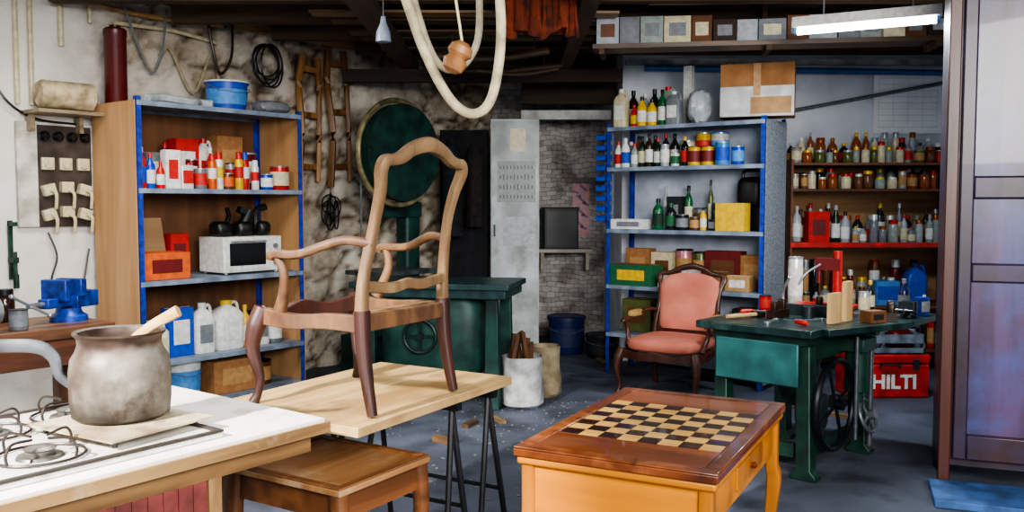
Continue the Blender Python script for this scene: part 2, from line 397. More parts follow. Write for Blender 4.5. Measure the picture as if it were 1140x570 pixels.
# ---------------------------------------------------------------- shelf units
blue_p = nm('2442b0', '162674', 20, .45, .1, .05)
steel_s = nm('98a6b8', '667182', 6, .5, .2, .05)
tanb = wood('cfa070', 'ae8050', 'z', 4, .7, .05, 0, 'b08a60', (.55, .75), 2)
def shelf_unit(fr, Lg, D, H, levels, label, shelf_m, back_m, side_l, side_r):
    parts = []
    for px in (0, Lg):
        for py in (0, D):
            sx = 1 if px == 0 else -1; sy = 1 if py == 0 else -1
            q = MB(); q.b2((px, py, 0), (px+sx*.04, py+sy*.004, H)); q.b2((px, py, 0), (px+sx*.004, py+sy*.04, H))
            parts.append(('post', q, [blue_p]))
    for z in levels:
        q = MB(); q.b2((.006, .006, z-.004), (Lg-.006, D-.006, z)); q.b2((.006, -.002, z-.035), (Lg-.006, .006, z)); q.b2((.006, D-.008, z-.03), (Lg-.006, D-.006, z))
        parts.append(('shelf', q, [shelf_m]))
    if back_m: parts.append(('back_panel', MB().b2((.04, D-.002, .05), (Lg-.04, D+.004, levels[0]-.01)), [back_m]))
    if side_l: parts.append(('side_panel', MB().b2((-.01, .004, .05), (-.004, D-.004, H-.03)), [side_l]))
    if side_r: parts.append(('side_panel', MB().b2((Lg+.004, .004, .05), (Lg+.01, D-.004, H-.03)), [side_r]))
    thing('shelving_unit', label, 'shelf', fr.o, fr.a, parts)
shelf_unit(LU, 1.47, .62, 2.36, [2.33, 1.70, 1.02, .42, .08], 'blue steel shelving unit with tan wooden side panel', steel_s, wood('7c5232', '4c3220', 'z', 4, .8, .05), tanb, tanb)
shelf_unit(RU, 1.52, .48, 2.32, [2.29, 1.92, 1.35, .83, .38], 'blue steel shelving unit with pale grey back panel', steel_s, nm('c4cbd8', '989fac', 4, .7), None, nm('8c9196', '5c6168', 60, .6))
w2 = wood('84492a', '4c2a18', 'x', 6, .6)
redp = nm('d8241c', '981812', 10, .4)
parts = []
for x in (0, 1.62): parts.append(('side_panel', MB().b2((x, 0, 0), (x+.02, .5, 2.0)), [w2]))
for z, m in ((1.97, w2), (1.725, w2), (1.21, redp), (.62, w2), (.2, w2)):
    parts.append(('shelf', MB().b2((.022, .0, z-.024), (1.618, .5, z)), [m]))
parts.append(('shelf_lip', MB().b2((.0, -.014, 1.175), (1.64, -.001, 1.222)), [redp]))
parts.append(('back_panel', MB().b2((.0, .502, .0), (1.64, .51, 2.0)), [wood('b88e62', '86623f', 'x', 4, .8)]))
thing('shelving_unit', 'wooden shelving unit with reddish boards full of jars', 'shelf', U2.o, 0, parts)

# ------------ left unit contents
W = 'steel shelf'
g = 'containers on the steel shelf'
run(LU, 1.702, .12, .05, [('bottle', .3, .038, 'red', 'white', 'blue'), ('bottle', .26, .035, 'blue', 'red', 'white'), ('bottle', .2, .03, 'red', 'red', 'white'), ('box', .12, .08, .29, 'white', 'red', 'white'),
     ('tin', .1, .07, .2, 'white', 'red', 'red'), .02, ('can', .16, .05, 'grey', 'silver', 'red'), ('spray', .27, .033, 'orange', 'red', 'white'), ('spray', .29, .034, 'white', 'red', 'yellow'),
     ('can', .13, .045, 'brown', 'silver', 'orange'), ('spray', .3, .034, 'yellow', 'red', 'red'), ('spray', .3, .034, 'red', 'blue', 'white'), .02, ('spray', .24, .032, 'white', 'white', 'red'),
     ('can', .13, .05, 'blue', 'silver', 'white'), ('can', .2, .08, 'red', 'grey', 'cream')], W, g, small=False)
run(LU, 1.702, .27, .1, [('bottle', .27, .035, 'dark', 'red', 'red'), .2, ('bottle', .3, .035, 'cream', 'blue', 'red'), .1, ('can', .24, .045, 'dark red', 'silver', 'white'), .08, ('bottle', .33, .035, 'red', 'white', 'white'), .1, ('can', .22, .045, 'silver', 'dark', 'red'), ('bottle', .3, .035, 'white', 'red', 'cream')], W, g, small=False, yj=0)
run(LU, 1.702, .42, .04, [('box', .13, .12, .34, 'blue', 'red', 'white'), ('bottle', .32, .045, 'dark brown', 'red', 'white'), ('box', .15, .12, .28, 'grey', 'white', 'white'), ('bottle', .37, .045, 'black', 'red', 'red'),
     ('box', .2, .14, .4, 'red', 'white', 'red'), ('jug', .15, .1, .42, 'white', 'red', 'red'), ('box', .24, .15, .44, 'cardboard', 'tan', 'tan'), ('can', .32, .08, 'dark red', 'silver', 'white')], W, g, small=False)
put('box', (.38, .26, .2, 'orange', 'dark red', 'orange'), LU.p(.26, .2, 1.022), LU.a, W, None, False, 'low orange cardboard box with small label on steel shelf')
mb = MB().b2((0, 0, 0), (.42, .012, .46)); thing('plywood_board', 'light plywood board leaning inside the steel shelf', 'board', LU.p(.04, .38, 1.03), 0, [(None, mb, [wood('b08c60', '866844', 'x', 5)])], rot=Euler((radians(-14), 0, LU.a)))
put('box', (.16, .12, .33, 'red', 'dark red', 'brown'), LU.p(.56, .45, 1.022), LU.a, W, None, False, 'red cardboard carton behind the orange box')
mb = MB().b2((-.28, -.17, .015), (.28, .17, .3))
for sx in (-.24, .24):
    for sy in (-.14, .14): mb.cyl((sx, sy, 0), .015, .016, 8)
dr = MB().b2((-.26, -.182, .04), (.14, -.17, .28)); gl = MB().b2((-.23, -.186, .07), (.11, -.181, .25)); hd = MB().sweep([(-.22, -.19, .262), (-.22, -.21, .262), (.1, -.21, .262), (.1, -.19, .262)], .007, n=6, smooth=1)
kn = []
for z in (.22, .15, .08): kn.append(('knob', MB().cyl((.21, -.17, z), .02, .022, 14, rot=(90, 0, 0)), [pc('grey')]))
thing('microwave_oven', 'white countertop oven with dark glass door', 'oven', LU.p(1.02, .24, 1.022), LU.a, [('body', mb, [pc('white')], {'bev': .01}),
      ('door', dr, [pc('white')], {'sub': [('window_glass', gl, [pc('black', .1)]), ('handle', hd, [pc('silver', .3, .7)])]})]+kn)
for k, (x, w, ro_) in enumerate(((.82, .16, .1), (1.02, .15, -.1), (1.2, .13, .2))):
    mb = MB().sell((0, 0, .06), (w/2, .08, .06), .6, .6, jit=.08)
    if k == 0: mb.sweep([(w*.2, 0, .06), (w*.35, -.03, .16), (w*.1, -.06, .22)], .02, n=8)
    elif k == 1: mb.cyl((0, 0, .06), .045, .16, 12, rot=(0, 25, 0)).box((.02, 0, .2), (.1, .07, .05), 0, (0, 20, 0))
    else: mb.sweep([(-w*.3, 0, .05), (-.02, .02, .2), (.05, -.02, .24)], .03, n=8)
    thing('power_tool', 'black hand power tool lying on top of the oven', 'tool', LU.p(x, .22, 1.325), LU.a+ro_, [(None, mb, [pc('black')])], 'tools on the oven')
run(LU, .422, .16, .06, [('jug', .22, .17, .3, 'white', 'cream', 'cream'), ('box', .21, .12, .37, 'blue', 'white', 'white'), ('jug', .17, .13, .4, 'white', 'white', 'grey'), .02, ('jug', .25, .18, .4, 'white', 'yellow', 'white'), ('bottle', .34, .045, 'yellow', 'yellow', 'white'), ('jug', .14, .12, .33, 'white', 'red', 'grey'), ('can', .2, .07, 'grey', 'silver', 'white')], W, 'jugs on the lower steel shelf', small=False)
run(LU, .422, .45, .1, [('can', .22, .09, 'brown', 'grey', 'tan'), ('can', .2, .08, 'grey', 'silver', 'white'), .1, ('box', .3, .18, .28, 'brown', 'tan', 'tan'), .1, ('box', .3, .18, .25, 'dark brown', 'tan', 'tan')], W, 'stored stock on the lower shelf')
run(LU, .082, .2, .28, [('bucket', .32, .15, 'white', 'white', 'light blue'), .03, ('box', .42, .3, .26, 'cardboard', 'tan', 'tan'), ('can', .2, .1, 'brown', 'dark', 'tan')], W, 'bottom shelf stock', small=False)
W2 = 'shelf top'
mb = MB().lathe([(.075, 0), (.08, .01), (.08, .5), (.085, .51), (.085, .55), (.07, .565)], n=24); lid = MB().lathe([(.04, .565), (.04, .585)], n=16)
thing('metal_tube', 'tall dark red metal canister standing upright', 'canister', LU.p(.1, .45, 2.332), 0, [('body', mb, [pc('5c1410', .35)]), ('lid', lid, [pc('dark brown')])])
put('bucket', (.24, .17, 'blue', 'white', 'light blue'), LU.p(.92, .25, 2.332), LU.a, W2, None, False)
mb = MB().lathe([(.08, 0), (.1, .02), (.095, .2), (.1, .38), (.07, .4)], n=16, rot=(0, 90, 0), jit=.12)
thing('cloth_roll', 'rolled beige cloth lying on small wall ledge', 'cloth', LU.p(-.45, .5, 2.37), LU.a, [(None, mb, [nm('d0bd9a', '8f7e5e', 12, .9, bump=.5)])])
thing('wall_ledge', 'narrow wooden ledge fixed on plaster wall', 'shelf', LU.p(-.5, .38, 2.23), LU.a, [(None, MB().b2((0, 0, 0), (.47, .29, .025)).b2((.03, .2, -.12), (.06, .29, 0)).b2((.38, .2, -.12), (.41, .29, 0)), [wood('a89678', '6e5e48', 'x')])])
mb = MB().b2((0, 0, 0), (.42, .2, .012)).b2((.0, -.01, .014), (.35, .17, .03))
thing('spare_board', 'thin boards lying on top of shelving unit', 'board', LU.p(1.05, .38, 2.332), LU.a-.1, [(None, mb, [wood('8f8f88', '606058', 'x')])])
mb = MB().sell((0, 0, .05), (.17, .1, .05), .7, .7, jit=.2); thing('crumpled_sheet', 'crumpled pale plastic sheet on shelf top', 'sheet', LU.p(1.28, .16, 2.338), LU.a, [(None, mb, [pc('grey')])])
mb = MB().sweep([(-.05, 0, .04), (.1, .05, .06), (.3, -.02, .04), (.42, .06, .05), (.5, 0, .04)], .03, n=8, e=.99); thing('grey_rag', 'grey twisted rag lying across the shelf top', 'rag', LU.p(.22, .14, 2.325), LU.a, [(None, mb, [pc('silver', .9)])])

# ------------ right unit 1 contents
g = 'bottles on the back shelving'
run(RU, 2.292, .1, .03, [('jug', .13, .11, .36, 'cream', 'white', 'white'), .03, ('bottle', .2, .035, 'red', 'red', 'yellow'), ('bottle', .27, .045, 'yellow', 'black', 'white'), ('bottle', .24, .045, 'yellow', 'black', 'white'), .01, ('bottle', .32, .04, 'green', 'black', 'white'), ('jug', .14, .1, .3, 'grey', 'white', 'white')], W, g)
run(RU, 2.292, .32, .06, [('bottle', .36, .05, 'dark brown', 'black', 'white'), ('bottle', .33, .05, 'clear', 'white', 'cream'), ('bottle', .36, .05, 'dark green', 'black', 'cream'), ('jug', .15, .12, .38, 'clear', 'red', 'white')], W, g)
mb = MB().sell((0, 0, .14), (.11, .09, .14), .8, .8, jit=.18, n=16, k=8); thing('plastic_bag', 'crumpled translucent plastic bag on shelf top', 'bag', RU.p(.86, .15, 2.306), 0, [(None, mb, [nm('c3c8cc', '8e949a', 9, .3, bump=.6)])])
mb = MB().b2((-.3, -.16, 0), (.3, .16, .44)); l = MB().b2((-.301, -.163, .0), (.301, -.16, .25)); l2 = MB().b2((-.05, -.166, .02), (.28, -.163, .16)); tp = MB().b2((-.03, -.166, .17), (.03, -.1605, .441))
thing('cardboard_box', 'large brown carton with white printed side', 'box', RU.p(1.37, .21, 2.322), RU.a+.3, [('body', mb, [nm('a87444', '86592f', 6, .8)]), ('paper_label', l, [nm('d0d0cc', 'a6a6a2', 8)]), ('paper_label', l2, [nm('b08450', '8f6838', 8)]), ('tape', tp, [pc('tan')])])
run(RU, 1.922, .09, .03, [('bottle', .24, .037, 'white', 'red', 'red'), ('bottle', .27, .04, 'white', 'white', 'blue'), ('bottle', .22, .035, 'clear', 'red', 'white'), ('bottle', .28, .037, 'dark green', 'black', 'cream'), ('bottle', .3, .035, 'dark brown', 'black', 'white'), ('bottle', .26, .037, 'dark green', 'red', 'white'), ('can', .2, .04, 'silver', 'silver', 'white'), ('can', .12, .04, 'white', 'silver', 'green'), .01, ('bottle', .26, .035, 'black', 'yellow', 'red'), ('can', .17, .058, 'yellow', 'dark', 'dark red'), ('can', .17, .058, 'yellow', 'dark', 'dark red'), .01, ('can', .2, .062, 'light blue', 'silver', 'blue'), ('can', .16, .055, 'blue', 'silver', 'light blue')], W, g)
run(RU, 1.922, .3, .05, [('bottle', .25, .04, 'grey', 'white', 'white'), ('bottle', .3, .04, 'amber', 'black', 'white'), ('bottle', .28, .04, 'dark', 'white', 'cream'), ('bottle', .3, .042, 'dark green', 'black', 'white'), ('bottle', .31, .042, 'dark brown', 'red', 'cream'), ('bottle', .31, .04, 'black', 'black', 'white'), .02, ('can', .24, .07, 'cream', 'silver', 'white'), ('can', .31, .07, 'yellow', 'silver', 'red'), ('can', .3, .08, 'white', 'light blue', 'light blue')], W, g)
run(RU, 1.352, .12, .03, [('box', .36, .2, .09, 'white', 'grey', 'white'), .04, ('bottle', .28, .05, 'green', 'black', 'dark green'), ('bottle', .24, .05, 'dark', 'green', 'green'), ('can', .14, .06, 'dark', 'grey', 'grey'), ('can', .12, .05, 'brown', 'grey', 'tan'), ('bottle', .2, .03, 'yellow', 'black', 'white'), ('can', .1, .05, 'dark', 'dark', 'grey'), ('box', .26, .14, .24, 'yellow', 'yellow', 'olive')], W, g)
run(RU, 1.352, .34, .42, [('bottle', .4, .03, 'silver', 'silver', 'grey'), ('box', .14, .1, .3, 'dark', 'grey', 'dark'), ('bottle', .4, .04, 'green', 'black', 'cream'), ('can', .2, .07, 'grey', 'dark', 'brown'), ('bottle', .45, .025, 'olive', 'black', 'cream'), ('box', .12, .12, .24, 'dark green', 'grey', 'grey')], W, g)
mb = MB().b2((-.12, -.09, 0), (.12, .09, .2)).sell((0, 0, .33), (.12, .1, .14), .5, .6).box((0, 0, .42), (.15, .12, .06)); mb.sweep([(-.08, 0, .44), (-.07, 0, .52), (.07, 0, .52), (.08, 0, .44)], .014, n=8)
thing('electric_motor', 'black electric motor with carrying handle on shelf', 'motor', RU.p(1.28, .33, 1.352), RU.a, [(None, mb, [pc('black')])])
run(RU, .832, .13, .03, [('box', .44, .22, .19, 'green', 'yellow', 'red'), .03, ('box', .1, .1, .1, 'white', 'grey', 'white'), ('can', .14, .06, 'brown', 'dark', 'tan'), ('box', .18, .12, .18, 'white', 'brown', 'grey'), ('box', .22, .14, .16, 'brown', 'tan', 'tan'), ('box', .22, .14, .13, 'tan', 'white', 'white')], W, g)
run(RU, .832, .36, .06, [('box', .25, .14, .33, 'cardboard', 'tan', 'tan'), ('box', .22, .14, .3, 'cream', 'brown', 'tan'), ('can', .34, .08, 'pink', 'dark', 'tan'), ('can', .32, .07, 'olive', 'dark', 'tan'), ('box', .34, .14, .33, 'dark red', 'brown', 'dark'), ('box', .2, .14, .3, 'cardboard', 'tan', 'tan')], W, g)
run(RU, .382, .3, .06, [('box', .3, .2, .3, 'olive', 'brown', 'tan'), ('can', .25, .09, 'brown', 'dark', 'tan'), ('box', .3, .2, .25, 'cardboard', 'tan', 'tan'), .3, ('box', .25, .2, .28, 'dark', 'grey', 'tan')], W, g)
for k in range(9):
    z = 1.42+k*.095
    mb = MB().b2((-.05, -.06, 0), (.05, .06, .008)).b2((-.05, .054, 0), (.05, .06, .06)).b2((-.05, -.06, 0), (.05, -.054, .035)).b2((-.05, -.06, 0), (-.045, .06, .05)).b2((.045, -.06, 0), (.05, .06, .05))
    if k == 0: b0 = thing('storage_bin', 'small blue plastic bin hooked beside the shelving', 'bin', RU.p(-.075, .08, z), RU.a, [(None, mb, [pc('blue')])], 'small blue wall bins')
    else: copy_thing(b0, RU.p(-.075, .08, z), RU.a, 'small blue plastic bin hooked beside the shelving')
thing('bin_rail', 'narrow steel rail carrying small blue bins', 'rail', RU.p(-.075, .15, 1.3), RU.a, [(None, MB().b2((-.03, -.008, 0), (.07, .0, 1.0)), [pc('grey')])])

# ------------ unit 2 contents
g2 = 'jars on the wooden shelves'; W = 'wooden wall shelf'
rr = random.Random(5)
def jars(z, y, x0, x1, cols, hs, kinds=('jar',)):
    x = x0
    while x < x1:
        q = rr.choice([.032, .038, .048]); h = rr.choice(hs); k = rr.choice(kinds); c = rr.choice(cols); l = rr.choice(['red', 'silver', 'yellow', 'white', 'dark', 'amber'])
        put(k, (h, q, c, l, rr.choice(['cream', 'white', 'red', 'tan'])), U2.p(x+q*1.05, y+rr.uniform(-.03, .03), z), rr.uniform(-.6, .6), W, g2); x += q*2.1+rr.choice([.004, .006, .02])
jars(1.972, .1, .03, 1.5, ['amber', 'brown', 'clear', 'cream', 'clear', 'olive'], [.12, .15, .2], ('jar', 'jar', 'can'))
jars(1.972, .3, .05, 1.48, ['clear', 'silver', 'amber', 'cream', 'dark'], [.2, .25, .3], ('jar', 'bottle'))
jars(1.727, .1, .03, 1.5, ['clear', 'silver', 'amber', 'cream', 'brown', 'red'], [.11, .14, .17], ('jar', 'jar', 'can'))
jars(1.727, .3, .05, 1.48, ['brown', 'clear', 'dark'], [.16, .2], ('jar',))
jars(1.212, .1, .62, 1.5, ['clear', 'grey', 'silver', 'clear'], [.16, .22, .27], ('jar', 'jar', 'bottle'))
jars(1.212, .32, .05, 1.48, ['dark', 'brown', 'clear', 'grey'], [.26, .32, .38], ('bottle', 'jar'))
put('bottle', (.34, .04, 'silver', 'silver', 'white'), U2.p(.09, .1, 1.224), 0, W, g2)
put('box', (.2, .14, .3, 'red', 'dark red', 'red'), U2.p(.28, .1, 1.212), 0, W, g2)
put('bottle', (.36, .04, 'dark green', 'silver', 'white'), U2.p(.46, .1, 1.212), 0, W, g2)
put('bottle', (.3, .04, 'silver', 'black', 'white'), U2.p(.55, .1, 1.212), 0, W, g2)
jars(.622, .32, .05, 1.3, ['dark', 'brown', 'grey', 'dark red', 'silver'], [.25, .32, .42], ('bottle', 'can', 'jar'))
jars(.622, .1, .05, .75, ['grey', 'brown', 'silver', 'dark'], [.12, .18, .25], ('bottle', 'can', 'spray'))
jars(.202, .15, .05, 1.5, ['grey', 'brown', 'silver', 'dark', 'red'], [.2, .26], ('can', 'jar'))
put('tin', (.24, .18, .26, 'light blue', 'white', 'blue'), U2.p(.95, .12, .622), 0, W, None, False)
put('jug', (.2, .16, .4, 'blue', 'navy', 'blue'), U2.p(1.24, .13, .622), 0, W, None, False)
# wall items
mb = MB().b2((0, -.008, 0), (.68, 0, .64)); gr = MB()
for k in range(9): gr.b2((.05, -.0095, .06+k*.06), (.63, -.008, .063+k*.06))
for k in range(5): gr.b2((.05+k*.145, -.0095, .06), (.052+k*.145, -.008, .54))
thing('wall_chart', 'white printed wall chart with fine ruled grid', 'poster', (3.58, 8.975, 2.28), 0, [('sheet', mb, [nm('ffffff', 'eeeeee', 4, .5)]), ('printed_lines', gr, [pc('c4ccd4')])])
thing('long_pole', 'long grey metal pole resting against the wall', 'pole', (2.75, 8.95, 2.5), 0, [(None, MB().sweep([(0, 0, 0), (1.55, 0, .28)], .018, n=10, smooth=1), [pc('grey', .4, .5)])])
thing('conduit_pipe', 'long blue painted pipe running along back wall', 'pipe', (1.3, 8.88, 2.86), 0, [(None, MB().sweep([(0, 0, .05), (3.2, 0, 0)], .03, n=12, smooth=1), [pc('2f68ac')])])
thing('wooden_prop', 'short whitewashed post standing on shelving', 'post', RU.p(.62, .43, 2.292), RU.a, [(None, MB().b2((-.04, -.03, 0), (.04, .03, .56)), [pc('white', .8)])], 'props on the shelving')
thing('wooden_prop', 'short whitewashed post standing on shelving', 'post', RU.p(.99, .44, 2.292), RU.a, [(None, MB().b2((-.05, -.03, 0), (.05, .03, .54)), [pc('white', .8)])], 'props on the shelving')

# ------------ ceiling rack
RK = Fr((.62, 7.0), -8.4)
rk = MB().b2((0, 0, 0), (2.7, .26, .035)); parts = [('shelf_board', rk, [wood('634a34', '352518', 'x')])]
for x in (.05, 1.3, 2.5): parts.append(('hanger', MB().b2((x, .265, -.04), (x+.04, .295, .39)).b2((x, 0, -.04), (x+.04, .265, 0)), [beam_m]))
thing('ceiling_rack', 'dark plank rack hung below ceiling beams', 'rack', RK.p(0, 0, 2.78), RK.a, parts)
x = .03; rr = random.Random(9)
cs = ['silver', 'grey', 'clear', 'cream', 'brown', 'dark brown', 'silver', 'grey', 'brown']; kk = 0
while x < 2.5:
    w = rr.choice([.15, .17, .2]); h = rr.choice([.16, .18, .2])
    put('box', (w, .2, h, cs[kk % 9], rr.choice(['grey', 'grey', 'brown', 'cream', 'silver']), 'grey'), RK.p(x+w/2, .12+rr.uniform(-.02, .02), 2.816), RK.a, 'ceiling rack', 'boxes on the ceiling rack'); x += w+.008; kk += 1
LF = Fr((1.92, 6.22), -28)
mb = MB().prism([(-.05, 0), (.05, 0), (.03, .07), (-.03, .07)], 0, .92, plane='yz')
tb = MB().sweep([(.03, 0, -.025), (.89, 0, -.025)], .022, n=12, smooth=1)
cp = MB().b2((.01, -.02, -.045), (.03, .02, 0)); cp2 = MB().b2((.89, -.02, -.045), (.91, .02, 0))
P = [('housing', mb, [pc('white')]), ('tube', tb, [nm('f4f8ff', 'f4f8ff', 5, .5, emit=25)]), ('end_cap', cp, [pc('light blue')]), ('end_cap', cp2, [pc('light blue')])]
for x in (.2, .75): P.append(('suspension_rod', MB().sweep([(x, 0, .07), (x, 0, .41)], .006, n=6, smooth=1), [pc('grey')]))
thing('fluorescent_lamp', 'lit white fluorescent tube lamp hanging from ceiling', 'lamp', LF.p(0, 0, 2.785), LF.a, P)

# ------------ ceiling stores
vs = []; fs = []; N = 40
for i in range(N+1):
    x = .52*i/N; w = .03*sin(i*.9)+.015*sin(i*2.3)
    dz = .03*sin(i*.35)+.015*sin(i*1.1)
    vs += [(x+.02*sin(i), -.07+w-.01, -.34-dz), (x, -.075+w, -.22), (x, -.06+w*.5, -.08), (x, -.035, .012), (x, 0, .035), (x, .035, .012), (x, .06+w*.5, -.1), (x, .07+w, -.28+dz)]
for i in range(N):
    for j in range(7): fs.append((i*8+j, (i+1)*8+j, (i+1)*8+j+1, i*8+j+1))
mb = MB().add(vs, fs); bl = thing('hanging_blanket', 'rust-brown blanket folded over a wooden pole', 'blanket', (-.1, 6.0, 3.03), 0, [(None, mb, [nm('8e3a1a', '3e170b', 10, .95, bump=.4, c3='32130b', s3=5)])])
sd = bl.modifiers.new('s', 'SOLIDIFY'); sd.thickness = .012
thing('wooden_pole', 'round wooden pole laid across the roof girders', 'pole', (-1.3, 6.0, 3.023), 0, [(None, MB().sweep([(0, 0, 0), (2.0, 0, 0)], .022, n=10, smooth=1), [wood('8a6a44', '5a4028', 'x')])])
for k, (x, y, z, L_, c, rz) in enumerate(((-1.5, 6.72, 3.0, 2.3, 'a88054', .02), (-1.35, 7.5, 3.0, 2.1, '806040', -.02), (-1.2, 8.3, 3.0, 2.0, '5f4830', 0), (-1.3, 5.6, 3.0, 2.1, '9a7850', .01), (-1.4, 7.0, 3.0, 2.2, '5c4430', .03), (-1.3, 7.78, 3.0, 2.0, '64502f', -.01))):
    thing('lumber_board', 'rough lumber board stored across the roof girders', 'board', (x, y, z+.001), rz, [(None, MB().b2((0, 0, 0), (L_, .18, .018)), [wood(c, '3a2818', 'x')])], 'lumber stored under the roof')
thing('lumber_board', 'long pale plank slung under the ceiling', 'board', (1.0, 6.6, 3.04), -.05, [(None, MB().b2((0, 0, 0), (1.0, .08, .09)), [wood('b07c48', '7a5030', 'x')])], 'lumber stored under the roof')
# bits hanging under the girders
for k, (x, y, z, L_, r_) in enumerate(((-.6, 7.3, 2.78, .9, .03), (-.75, 8.1, 2.8, 1.2, .022), (-.3, 7.7, 2.72, .7, .018))):
    mb = MB().sweep([(0, 0, 0), (L_*.5, .02, -.03), (L_, 0, .02)], r_, n=8)
    for q in (.12, L_-.12): mb.sweep([(q, 0, 0), (q, 0, 3.0-z)], .004, n=5, smooth=1)
    thing('hung_bar', 'dark wooden bar slung on wires under the roof', 'bar', (x, y, z), .1*k-.1, [(None, mb, [wood('4c3826', '241a12', 'x')])], 'bars slung under the roof')

# ------------ left wall stuff
def WL(x, z, off=0): return LU.p(x, .68-off, z)
bd = MB().b2((-.56, -.03, 0), (0, 0, .76)); P = [('board', bd, [nm('dcd8ce', 'a8a292', 8, .7)], {'bev': .004}), ('board', MB().b2((-.42, -.04, .0), (-.03, -.03, .74)), [nm('443830', '241c18', 8, .6)], {'label': 'dark brown backing board'})]
for k in range(4): P.append(('fuse', MB().lathe([(.036, 0), (.036, .03), (.022, .045)], (-.38+k*.1, -.04, .66), 14, rot=(90, 0, 0)), [pc('black', .25)]))
for k in range(3):
    P.append(('socket', MB().box((-.36+k*.13, -.055, .46), (.09, .03, .09)).lathe([(.034, 0), (.034, .012), (.02, .012)], (-.36+k*.13, -.07, .46), 16, rot=(90, 0, 0)), [pc('cream')], {'bev': .006}))
for k in range(3):
    for z in (.27, .09):
        P.append(('plug', MB().box((-.36+k*.13, -.06, z+.02*(k % 2)), (.09, .06, .08), 0, (0, 15*(k-1), 0)).sweep([(-.36+k*.13, -.08, z), (-.34+k*.13, -.13, z-.03), (-.33+k*.13, -.1, z-.14)], .014, n=6), [pc('cream')], {'bev': .01}))
thing('socket_board', 'wall board with black fuses and white plug sockets', 'fuse board', WL(.02, 1.42), LU.a, P)
for x, z0, r in ((-.52, 2.3, .018), (-.42, 2.3, .018), (-.2, 2.75, .02), (.02, 2.95, .014)):
    thing('conduit_pipe', 'vertical pale conduit pipe fixed to plaster wall', 'pipe', WL(x, z0, .022), 0, [(None, MB().sweep([(0, 0, 0), (0, 0, 3.18-z0)], r, n=8, smooth=1), [pc('cream')])], 'conduit pipes on plaster wall')
thing('conduit_pipe', 'horizontal pale conduit pipe along the plaster wall', 'pipe', WL(-.15, 3.1, .05), LU.a, [(None, MB().sweep([(0, 0, .0), (.7, 0, -.03), (1.3, 0, .0)], .02, n=8), [pc('tan')])], 'conduit pipes on plaster wall')
thing('conduit_pipe', 'horizontal pale conduit pipe along the plaster wall', 'pipe', WL(.2, 2.98, .03), LU.a, [(None, MB().sweep([(0, 0, .0), (.5, 0, .01), (.9, 0, -.03)], .016, n=8), [pc('cream')])], 'conduit pipes on plaster wall')
thing('electric_cable', 'loose white cable draped along plaster wall', 'cable', WL(.35, 2.4, .04), LU.a, [(None, MB().sweep([(0, 0, .5), (.15, -.02, .25), (.3, 0, .45), (.5, -.02, .1), (.7, 0, .45), (.78, 0, .1)], .013, n=6), [pc('b8a888')])])
thing('electric_cable', 'grey cable hanging in loops on plaster wall', 'cable', WL(.25, 2.42, .09), LU.a, [(None, MB().sweep([(0, 0, .7), (.1, -.02, .4), (.22, 0, .2), (.3, -.02, .38), (.36, 0, .72)], .009, n=6), [pc('grey')])])
thing('electric_cable', 'brown cable hanging from the ceiling beside wall', 'cable', WL(.95, 2.38, .12), LU.a, [(None, MB().sweep([(0, 0, .8), (.04, -.02, .5), (.12, 0, .3), (.22, -.02, .45), (.25, 0, .8)], .012, n=6), [pc('dark brown')])])
thing('electric_cable', 'black cable looping down the plaster wall', 'cable', WL(-.8, 2.2, .04), LU.a, [(None, MB().sweep([(0, 0, .95), (.06, -.02, .6), (.1, 0, .3), (.2, -.02, .1), (.4, 0, .0), (.68, 0, -.02)], .009, n=6), [pc('black')])])
thing('electric_cable', 'dark cable trailing down toward bench vise', 'cable', WL(-.35, 1.0, .05), LU.a, [(None, MB().sweep([(0, 0, .38), (.05, -.02, .2), (.02, 0, 0), (.2, -.02, -.1), (.3, 0, .25)], .007, n=6), [pc('black')])])
for k, x in enumerate((-.74, -.6)):
    mb = MB().b2((-.014, -.02, 0), (.014, 0, .42)).b2((-.014, -.1, .38), (.014, -.0, .41)).b2((-.017, -.1, .12), (.017, 0, .16)).cyl((0, -.085, .0), .012, .2, 8).cyl((0, -.085, -.06), .02, .1, 10)
    if k == 0: c0 = thing('bar_clamp', 'green steel bar clamp hanging on the wall', 'clamp', WL(x, 1.08, .01), LU.a, [(None, mb, [nm('18482f', '0c2416', 20, .5, .3)])], 'clamps on the wall')
    else: copy_thing(c0, WL(x, 1.05, .01), LU.a, 'green steel bar clamp hanging on the wall')
for k, (x, h, tl, c) in enumerate(((2.02, 1.2, 2, 'b07c44'), (2.42, 1.3, -2, '8a5c32'))):
    mb = MB().sweep([(-.12, 0, 0), (-.1, -.03, h*.4), (-.12, 0, h*.75), (-.09, .0, h)], (.032, .026), n=8, e=.6).sweep([(.12, 0, .05), (.1, -.03, h*.4), (.12, 0, h*.75), (.09, 0, h)], (.03, .024), n=8, e=.6)
    for z in (.15, .55, .9): mb.box((0, -.01, h*z), (.22, .02, .05))
    thing('wooden_chair_frame', 'bare wooden chair back frame hanging on wall', 'chair part', WL(x, 1.75, .07), 0, [(None, mb, [wood(c, '4f3218', 'z')])], 'chair frames on the wall', rot=Euler((0, radians(tl), LU.a)))
thing('wooden_batten', 'horizontal wooden batten fixed high on the wall', 'batten', WL(1.25, 3.09, .05), LU.a, [(None, MB().b2((0, 0, 0), (1.5, .03, .09)), [wood('c09c6c', '8a683e', 'x')])])
mb = MB()
for k in range(6): mb.ring((.05*sin(k*2), -.02-.01*k, .12+.06*cos(k)), .09+.012*k, .007, 20, 6, rot=(90, 0, 10*k))
thing('chain_bundle', 'bundle of dark chain and wire hanging on wall', 'chain', WL(2.25, 1.4, .08), LU.a, [(None, mb, [pc('dark', .5, .5)])])
mb = MB()
for k in range(5): mb.ring((.03*sin(k*2), -.02-.012*k, .1+.03*cos(k)), .14+.012*k, .008, 24, 6, rot=(90, 0, 6*k))
